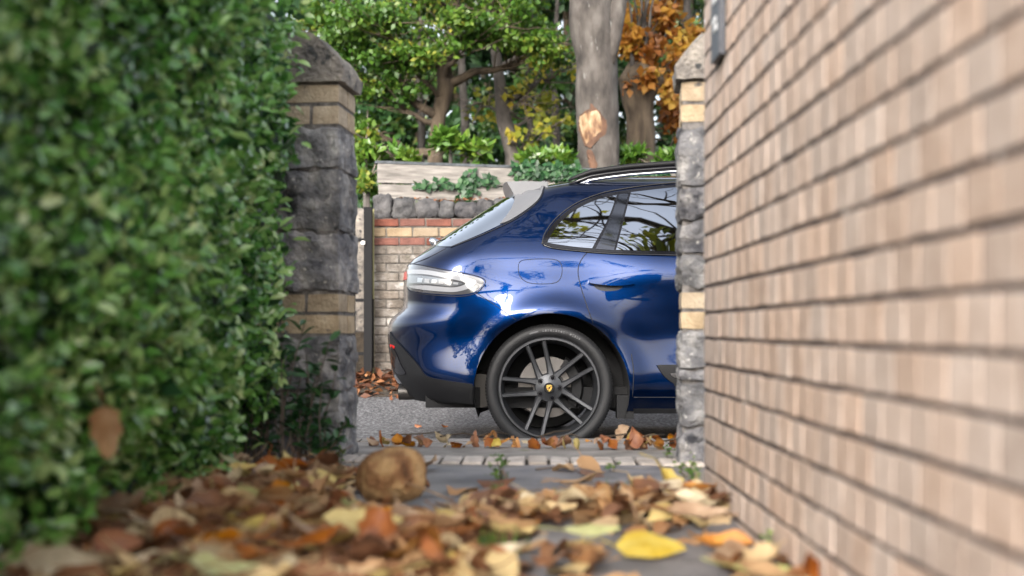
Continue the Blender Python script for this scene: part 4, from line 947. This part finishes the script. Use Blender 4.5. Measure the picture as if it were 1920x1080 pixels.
# ivy on the planks
def ivy(label, spots, n, seed):
    t = thing('ivy', label, 'ivy', tuple(fenceP(spots[0][0], spots[0][1]))); pos = []
    for (px, py, sx, sy, k) in spots:
        for _ in range(k):
            q = fenceP(px+random.gauss(0,sx), py+random.gauss(0,sy)); pos.append(q+Vector((-.0,-.02-.05*random.random(),0)))
    p = np.array(pos); m = len(p); leaves('foliage', p, rng.normal(size=(m,3))*[1,.3,1]+[0,0,-.6], np.tile([0,-1,.3], (m,1))+rng.normal(size=(m,3))*.35, .05+.03*rng.random(m), .045+.025*rng.random(m), rand_tint(m,.1,.9), 'dark_leaf', t)
    for (px, py, sx, sy, k) in spots[:3]:
        V, Fc = tube([fenceP(px-sx, py+sy)-Vector((0,.015,0)), fenceP(px, py)-Vector((0,.025,0)), fenceP(px+sx, py-sy)-Vector((0,.015,0))], [.006]*3, 5); mesh('stem', V, Fc, 'twig', t)
ivy('dark ivy trailing down across the weathered planks', [(880,345,8,9,60),(875,362,5,6,24),(835,346,10,3,22),(800,346,10,3,18),(910,342,14,4,34)], 0, 1)
ivy('dense dark ivy mound over the plank end beside the thick trunk', [(1030,322,26,7,230),(985,318,12,6,70),(1070,325,12,5,60),(1150,330,30,5,80),(1220,330,30,5,80)], 0, 2)
# dark evergreens behind everything
for i, (px, Y, wd_, hpx) in enumerate(((625,19,1.3,-250),(720,20.5,1.6,-120),(850,19.5,1.5,-160),(960,21,1.5,-60),(1060,19.5,1.4,-200),(1180,21.5,1.6,-110),(1290,20,1.5,-200),(1400,22,1.8,-150),(780,24,2.0,-260),(1010,25,2.0,-240),(1240,25,2.0,-260),(905,23,1.5,-120),(1110,23.5,1.5,-150))):
    b = at(px, 340, Y); top = at(px, hpx, Y)[2]; cl = []
    for k in range(6):
        z = .9+(top-.9)*(k+.5)/6; cl.append(((b[0]+random.uniform(-.4,.4), Y+random.uniform(-.4,.4), z), (wd_*(1-.07*k), wd_*.8, (top-.9)/9), 1150))
    build_tree('evergreen_tree', 'tall dark evergreen tree in the background wood', (b[0], Y, .7), [(b[0],Y,.6,.16),(b[0]+.1,Y,2.5,.12),(b[0],Y,top-.5,.04)], cl, 'evergreen_leaf', 'bark_brown', .16, .10, group='evergreen trees of the background wood', limb=.04, twigs=3, shell=.2, seed=400+i)
n = 16000; p = np.stack([rng.uniform(-3.4,6,n), 17.2+1.6*rng.random(n), .5+2.6*rng.random(n)**1.2], 1)
for i in range(n): p[i,2] *= .75+.5*mnoise.noise(Vector((p[i,0]*.9, p[i,1], 4)))
ug = leaves('undergrowth', p, rng.normal(size=(n,3))+[0,0,.3], rng.normal(size=(n,3))*.5+[0,-.5,.6], .10+.08*rng.random(n), .06+.05*rng.random(n), np.clip(rand_tint(n)**1.3,0,1), 'evergreen_leaf'); tag(ug, 'dark tangled undergrowth filling the wood behind the trunks', 'undergrowth')
build_tree('reflection_canopy_tree', 'unseen half bare tree added over the gateway for the car reflections', (3.4,5.75,-.1), [(3.4,5.75,-.12,.2),(3.3,5.7,1.5,.17),(3.0,5.5,3.0,.13),(2.4,5.3,4.4,.08)], [((1.2,4.9,4.6),(1.0,.9,.6),289),((.2,5.4,5.2),(1.0,.9,.6),323),((-.8,4.8,5.6),(.9,.9,.6),289),((2.2,6.2,5.4),(1.0,.9,.6),340),((.6,6.6,6.0),(1.1,.9,.6),408),((1.6,4.0,5.8),(1,.9,.6),289),((-.6,6.4,6.6),(1,1,.6),340)], 'yellow_leaf', 'bark_brown', .11, .075, limb=.06, twigs=16, seed=55)  # out of view, added to darken and break up reflections on the car
# unseen trees added behind the camera to break up reflections in the car
build_tree('reflection_tree', 'unseen bare tree with a few leaves, added for reflections in the car', (3.2,-6,0), [(3.2,-6,-.05,.14),(3.1,-6,1.6,.12),(2.9,-6,3.0,.09),(2.7,-6,5,.05)], [((1.2,-6,2.6),(.9,.5,.6),60),((.4,-6.2,3.6),(.9,.6,.7),80),((2.4,-6,4.5),(1,.8,.8),90),((4.5,-6,3.6),(1,.7,.8),90),((1.9,-5.8,3.4),(.8,.6,.6),70)], 'dark_leaf', 'bark_brown', .12, .07, limb=.05, twigs=12, seed=77)
build_tree('reflection_tree', 'tall half bare garden tree at the inner end of the path', (-1.2,-4.6,0), [(-1.2,-4.6,-.05,.18),(-1.1,-4.6,2.5,.15),(-1.0,-4.6,5,.1),(-.8,-4.6,8,.05)], [((-2.6,-4.6,5.0),(1.0,.8,.6),330),((.3,-4.6,4.6),(1.1,.8,.6),380),((-.8,-4.6,6.2),(1.1,.9,.6),330),((-2.2,-4.6,7.2),(1.0,.8,.7),260),((1.0,-4.6,6.8),(1.1,.8,.7),260),((-.4,-4.6,8.2),(1.2,1,.8),260),((1.6,-4.6,5.0),(.9,.8,.6),260)], 'dark_leaf', 'bark_brown', .12, .08, limb=.06, twigs=14, seed=79)
build_tree('reflection_tree', 'unseen leafy evergreen tree, added for reflections in the car', (-5,-9,0), [(-5,-9,-.05,.16),(-5,-9,2,.12),(-5,-9,4,.06)], [((-5,-9,3),(1.8,1.5,1.2),2500),((-6.5,-9,2),(1.5,1.2,1),1500),((-3.6,-9.4,1.6),(1.3,1.2,1),1500)], 'evergreen_leaf', 'bark_brown', .16, .10, limb=.05, seed=78)

# ------------------------------------------------------------------ fallen leaves
def dry_leaf(name, L, W, seed, curl=.5, bend=.5, wave=.12, stem=True, ex=.8):
    r = random.Random(seed); nx_, ny_ = 9, 6; V = []; Fc = []
    cu, be = curl*r.uniform(.4,1.5)*r.choice((1,1,1,-.6)), bend*r.uniform(-1,1); tw = r.uniform(-.5,.5); lob = r.uniform(0,.18); ph = r.uniform(0,6)
    for i in range(nx_):
        t = i/(nx_-1); hw_ = W/2*(math.sin(math.pi*min(1, t**.75*.96+.03))**ex)*(1+lob*math.sin(t*17+ph))
        for j in range(ny_):
            q = -1+2*j/(ny_-1); a = q*cu*(1.2-.4*t); y = hw_*(math.sin(a)/max(abs(cu), .05)*math.copysign(1, cu) if abs(cu) > .05 else q)
            z = hw_*(1-math.cos(a))/max(abs(cu), .05)*math.copysign(1, cu)*1.1
            x = (t-.5)*L; z += be*L*.5*((t-.5)*2)**2+wave*W*nz3((x/L*3, q*1.3, seed), 1)
            c, s = math.cos(tw*(t-.5)), math.sin(tw*(t-.5)); V.append((x, y*c-z*s, y*s+z*c))
    Fc = [(i*ny_+j, (i+1)*ny_+j, (i+1)*ny_+j+1, i*ny_+j+1) for i in range(nx_-1) for j in range(ny_-1)]
    if stem:
        b = Vector(V[ny_//2]); n = len(V); pts = [b, b+Vector((-L*.25, r.uniform(-.1,.1)*L, L*.05)), b+Vector((-L*.5, r.uniform(-.2,.2)*L, r.uniform(0,.2)*L))]
        tv, tf = tube(pts, [.0018,.0014,.0016], 4); V += tv; Fc += [tuple(q+n for q in f) for f in tf]
    me = bpy.data.meshes.new(name); me.from_pydata([tuple(v) for v in V], [], Fc); me.polygons.foreach_set('use_smooth', [True]*len(me.polygons)); me.materials.append(MATS['leaf_brown'])
    zmin = min(v.co.z for v in me.vertices); zr = [v.co.z for v in me.vertices]
    me.update(); return me
DL = [dry_leaf('fallen_leaf', random.uniform(.085,.15), random.uniform(.055,.10), 900+i, curl=random.choice((.3,.7,1.1)), stem=i%3 != 0) for i in range(22)]
def heap(x, y):
    """depth of the leaf drift on the path (m), 0 = bare"""
    h = 0
    if y < 3.2+.25*mnoise.noise(Vector((x*3, 1, 0))): h = max(h, .05*sstep(-.02, -.35, -abs(0))*1 if False else 0)
    left = (1-sstep(-.25,.08,x))*(1-sstep(2.70,3.10,y)); side = (1-sstep(-.62,-.42,x))*(1-sstep(3.7,4.2,y))
    ridge = math.exp(-((y-(3.08+.28*max(x,0)))/.17)**2)*sstep(-.25,.0,x); wallside = sstep(.38,.5,x)*math.exp(-((y-3.25)/.2)**2)*.8
    return float(max(left, side*1.1, ridge*.95, wallside))*(.8+.5*mnoise.noise(Vector((x*4, y*4, 2))))
spots = []
while len(spots) < 1500:
    x, y = random.uniform(-1.15,.53), 1.7+2.5*random.random()
    h = heap(x, y)
    if random.random() < max(h, .035 if y > 3.2 else .10): spots.append((x, y, h))
spots = sorted(spots, key=lambda s: random.random())
COLS = ['brown']*5+['tan']*8+['russet']*4+['orange']*1+['yellow']*2+['cream']*5+['pale green']*1
def place_leaf(me, x, y, z, col, label, group, rot=None, sc=1, name='fallen_leaf'):
    o = inst(name, me, (x, y, z), None, rot or (random.gauss(0,.30), random.gauss(0,.25), random.uniform(-3.14,3.14)), (sc,)*3, 'leaf_'+col)
    tag(o, label, 'leaf', group); return o
zone = lambda x, y: ('in the drift under the hedge' if x < -.45 else 'in the drift against the beige wall' if x > .12 else 'in the drift across the middle of the path')
cnt = 0; LT = [[], []]
for i, (x, y, h) in enumerate(spots):
    if cnt < 285 and 2.2 < y < 4.2 and abs(x/y) < .41:
        c = random.choice(COLS); z = .012+.062*h*random.uniform(.6,1.1) if h > .12 else .012
        if h <= .12: lb, g = f'single {c} fallen leaf lying on the bare slabs', f'{c} leaves scattered on the bare slabs'
        else: lb, g = f'curled dry {c} fallen leaf {zone(x,y)}', f'{c} leaves {zone(x,y)}'
        place_leaf(random.choice(DL), x, y, z, c, lb, g); cnt += 1
    else: LT[0].append((x, y, h))
lv = MB(); tn = []
for (x, y, h) in LT[0]+[(x, y, h) for (x, y, h) in spots if h > .3][:380]:
    me = random.choice(DL); M = Matrix.Translation((x+random.gauss(0,.02), y+random.gauss(0,.02), .008+.04*h*random.random())) @ Matrix.Rotation(random.uniform(-3.14,3.14), 4, 'Z') @ Matrix.Rotation(random.gauss(0,.25), 4, 'X') @ Matrix.Rotation(random.gauss(0,.2), 4, 'Y')
    lv.add(([M @ v.co for v in me.vertices], [tuple(p.vertices) for p in me.polygons])); tn += [random.random()]*len(me.vertices)
lo = mesh('leaf_litter', lv.V, lv.F, 'litter_leaf', kind='stuff', tint=tn, smooth=True); tag(lo, 'bed of dry brown leaves covering the paved path', 'leaves')
# leaves that stand out
def big_leaf(label, px, py, wpx, hfrac, col, rz=0, tilt=(0,0), seed=1, asp=.55, curl=.4, z=.05, bend=.3):
    b = gp(px, py, z); L = wpx/F*b[1]; me = dry_leaf('fallen_leaf', L, L*asp, seed, curl, bend, .10); return place_leaf(me, b[0], b[1], z, col, label, None, (tilt[0], tilt[1], rz))
big_leaf('large bright yellow leaf lying flat on the drift in the middle of the path', 680, 985, 150, .3, 'yellow', .1, (.35,0), 5, .62, .3, .075)
big_leaf('broad pale yellow leaf on the bare slab in front of the wall-side drift', 1222, 1020, 130, .3, 'yellow', -.05, (.45,.05), 8, .65, .25, .03, .15)
big_leaf('pale green leaf on the wall-side drift', 1110, 990, 110, .3, 'pale green', .2, (.3,0), 11, .5, .4, .06)
big_leaf('wide tan leaf lying under the near end of the hedge', 90, 1062, 200, .3, 'cream', .05, (.5,0), 13, .6, .25, .06)
big_leaf('yellow-green leaf with its tip raised in the near drift', 430, 1072, 150, .3, 'pale green', .4, (.3,.1), 17, .5, .4, .05)
big_leaf('yellow leaf lying aslant on the drift by the hedge', 490, 985, 90, .3, 'yellow', -.6, (.4,0), 19, .45, .5, .08)
big_leaf('rounded cream leaf standing up at the edge of the hedge', 325, 985, 85, .8, 'cream', .2, (1.1,0), 23, .8, .4, .08)
big_leaf('russet curled leaf standing up under the hedge', 222, 1025, 95, .8, 'russet', .3, (.9,0), 27, .7, .9, .08)
big_leaf('round yellow leaf propped against a stalk by the hedge-side pillar', 605, 900, 55, .8, 'yellow', .3, (1.0,0), 29, .8, .3, .05)
big_leaf('crumpled bright yellow leaf held up on its stalk beside the shrub', 543, 868, 55, .9, 'yellow', 1.2, (.9,.2), 31, .9, .8, .10)
big_leaf('brown leaf standing on edge against the foot of the beige wall', 1515, 1062, 75, .9, 'russet', 1.0, (1.2,0), 33, .8, .7, .06)
big_leaf('long tan leaf curled over the drift beside the beige wall', 1310, 965, 120, .4, 'tan', .15, (.6,0), 35, .4, 1.0, .05)
big_leaf('pale cream leaf twisted on top of the wall-side drift', 1300, 935, 70, .4, 'cream', -.6, (.7,0), 37, .45, .8, .06)
big_leaf('small yellow leaf on the drift behind the pale slab leaf', 860, 1045, 50, .5, 'yellow', .5, (.6,0), 39, .8, .5, .04)
big_leaf('light green leaf lying on the slab below the beige wall', 1425, 1068, 110, .3, 'pale green', -.1, (.25,0), 41, .45, .3, .02, .1)
# the large domed brown leaf
def dome_leaf():
    Y = 3.37; c = Vector(at(736, 893, Y)); nu, nv = 26, 18; V = []; out = [(0,62),(22,66),(45,68),(68,62),(92,58),(115,56),(138,62),(160,66),(180,68),(202,67),(222,68),(245,58),(262,54),(285,52),(305,58),(320,64),(340,66),(360,62)]
    for j in range(nv+1):
        q = j/nv
        for i in range(nu*2):
            a = 360*i/(nu*2); rad = np.interp(a, [o[0] for o in out], [o[1] for o in out])/F*Y
            x, z = math.cos(R_(a))*rad*q, math.sin(R_(a))*rad*q*.93
            y = -.075*(1-q**2.2)+.012*nz3((x*18, z*18, 2), 1)+.006*nz3((x*50, z*50, 5), 1)+.02*z/.1
            V.append((c.x+x, c.y+y, c.z+z))
    m = nu*2; Fc = [(j*m+i, j*m+(i+1)%m, (j+1)*m+(i+1)%m, (j+1)*m+i) for j in range(nv) for i in range(m)]
    t = thing('fallen_leaf', 'big domed mottled brown leaf standing upright on the slabs', 'leaf', (c.x, Y, 0)); o = mesh('blade', V, Fc, 'mottled_leaf', t, smooth=True)
    sm = o.modifiers.new('thickness', 'SOLIDIFY'); sm.thickness = .002
    V, Fc = tube([Vector(at(760,905,Y-.08)), Vector(at(790,915,Y-.10)), Vector(at(825,928,Y-.11)), Vector(at(848,940,Y-.10))], [.003,.0025,.002,.0025], 6); mesh('stalk', V, Fc, 'leaf_tan', t, smooth=True)
dome_leaf()
# tan leaf caught in the hedge
b = at(188, 812, 2.36); hl = dry_leaf('fallen_leaf', .10, .060, 56, .35, .25, .03, True, .5); place_leaf(hl, b[0]+.01, b[1], b[2], 'tan', 'dead tan leaf caught upright in the hedge', None, (1.5,1.45,.5))
# stalks and twigs
def twig(label, P, r, m='twig', name='twig', group=None):
    V, Fc = tube([Vector(p) for p in P], [r*(1-.5*i/len(P)) for i in range(len(P))], 5); o = mesh(name, V, Fc, m, smooth=True, origin=P[0]); tag(o, label, 'twig', group)
twig('thin pale leaf stalk standing up beside the yellow leaf', [gp(556,940,.02), Vector(gp(556,940,.02))+Vector((-.01,0,.06)), Vector(gp(556,940,.02))+Vector((-.004,0,.11))], .004, 'leaf_tan')
twig('straight tan stalk rising from the shrub by the hedge-side pillar', [gp(582,868,.0), Vector(gp(582,868,.0))+Vector((.002,0,.05)), Vector(gp(582,868,.0))+Vector((.004,0,.10))], .004, 'leaf_tan')
twig('tan stalk sticking up from the wall-side drift', [gp(1196,985,.03), Vector(gp(1196,985,.03))+Vector((-.012,0,.05)), Vector(gp(1196,985,.03))+Vector((-.022,0,.09))], .004, 'leaf_tan')
twig('thin dark twig lying across the slab behind the slab joint', [gp(1005,880,.006), gp(1030,877,.008), gp(1052,876,.006), gp(1076,883,.006)], .004)
twig('long thin twig lying on the right-hand slab', [gp(1050,905,.006), gp(1100,907,.008), gp(1170,906,.006)], .003)
twig('short twig on the left-hand slab', [gp(985,922,.006), gp(1010,918,.008), gp(1030,921,.006)], .003)
# leaves and twigs banked along the step edge, in front of the tyre
rr = random.Random(21); DS = [dry_leaf('fallen_leaf', rr.uniform(.05,.085), rr.uniform(.04,.06), 1500+i, curl=.7, stem=False) for i in range(10)]
for k in range(74):
    q = rr.random(); px = 670+598*(q if k%3 else q**.45); dens = sstep(1000, 1200, px)
    u = (px-CX)/F*5.08-GO.x; v = .50+rr.uniform(-.03,.07); p = gw(u/math.cos(GA), v, 0); c = rr.choice(['russet','russet','brown','orange','tan','yellow','cream'])
    place_leaf(rr.choice(DS), p.x, p.y, .004+.03*rr.random()+.028*dens*rr.random(), c, f'{c} leaf banked along the edge of the gateway step', f'{c} leaves along the step edge', (rr.gauss(0,.7), rr.gauss(0,.6), rr.uniform(-3,3)), rr.uniform(.7,1.15))
for k in range(16):
    px = 700+rr.random()**.7*560; u = (px-CX)/F*5.05-GO.x; p = gw(u, .49+rr.uniform(-.03,.06), .02+.025*rr.random()); l = rr.uniform(.06,.2); a = rr.uniform(-.4,.4)
    twig('thin brown twig in the leaves along the gateway step', [p, p+Vector((l*.5, a*.1, rr.uniform(0,.02))), p+Vector((l, a*.2, rr.uniform(-.01,.03)))], .0035, 'bark_brown', group='twigs along the step edge')
# leaves on the road verge and on the wall top
n = 2600; p = np.stack([rng.uniform(-3,4.5,n), 9.95+.85*rng.random(n)**.6, np.zeros(n)], 1)
for i in range(n): p[i,2] = (rz(p[i,1]) if p[i,1] < 10.45 else gz(p[i,1]))+.012+.06*rng.random()*float(sstep(10.1,10.5,p[i,1]))
lo = leaves('verge_leaves', p, rng.normal(size=(n,3))*[1,1,.35], np.tile([0,0,1.], (n,1))+rng.normal(size=(n,3))*.5, .06+.05*rng.random(n), .05+.03*rng.random(n), rand_tint(n), 'far_litter'); tag(lo, 'orange leaf litter along the foot of the old brick wall', 'leaves')
n = 260; p = np.stack([rng.uniform(fx0+.2,1.2,n), FY+.06+.2*rng.random(n), np.full(n, fz(374))+.03*rng.random(n)], 1)
lo = leaves('coping_leaves', p, rng.normal(size=(n,3))*[1,1,.3], np.tile([0,-.3,1.], (n,1))+rng.normal(size=(n,3))*.4, .03+.03*rng.random(n), .025+.02*rng.random(n), rand_tint(n,.2,1), 'far_litter'); tag(lo, 'orange leaves lying on the cobble coping below the planks', 'leaves')
for (px, py) in ((785,803),(833,806),(760,770),(720,790)):
    Y = F*(CAMH-ROADZ)/(py-CY); place_leaf(rr.choice(DS), (px-CX)/F*Y, Y, ROADZ+.02, 'russet', 'russet leaf lying alone on the road beside the car', 'leaves on the road', (.3,.2,rr.uniform(-3,3)))
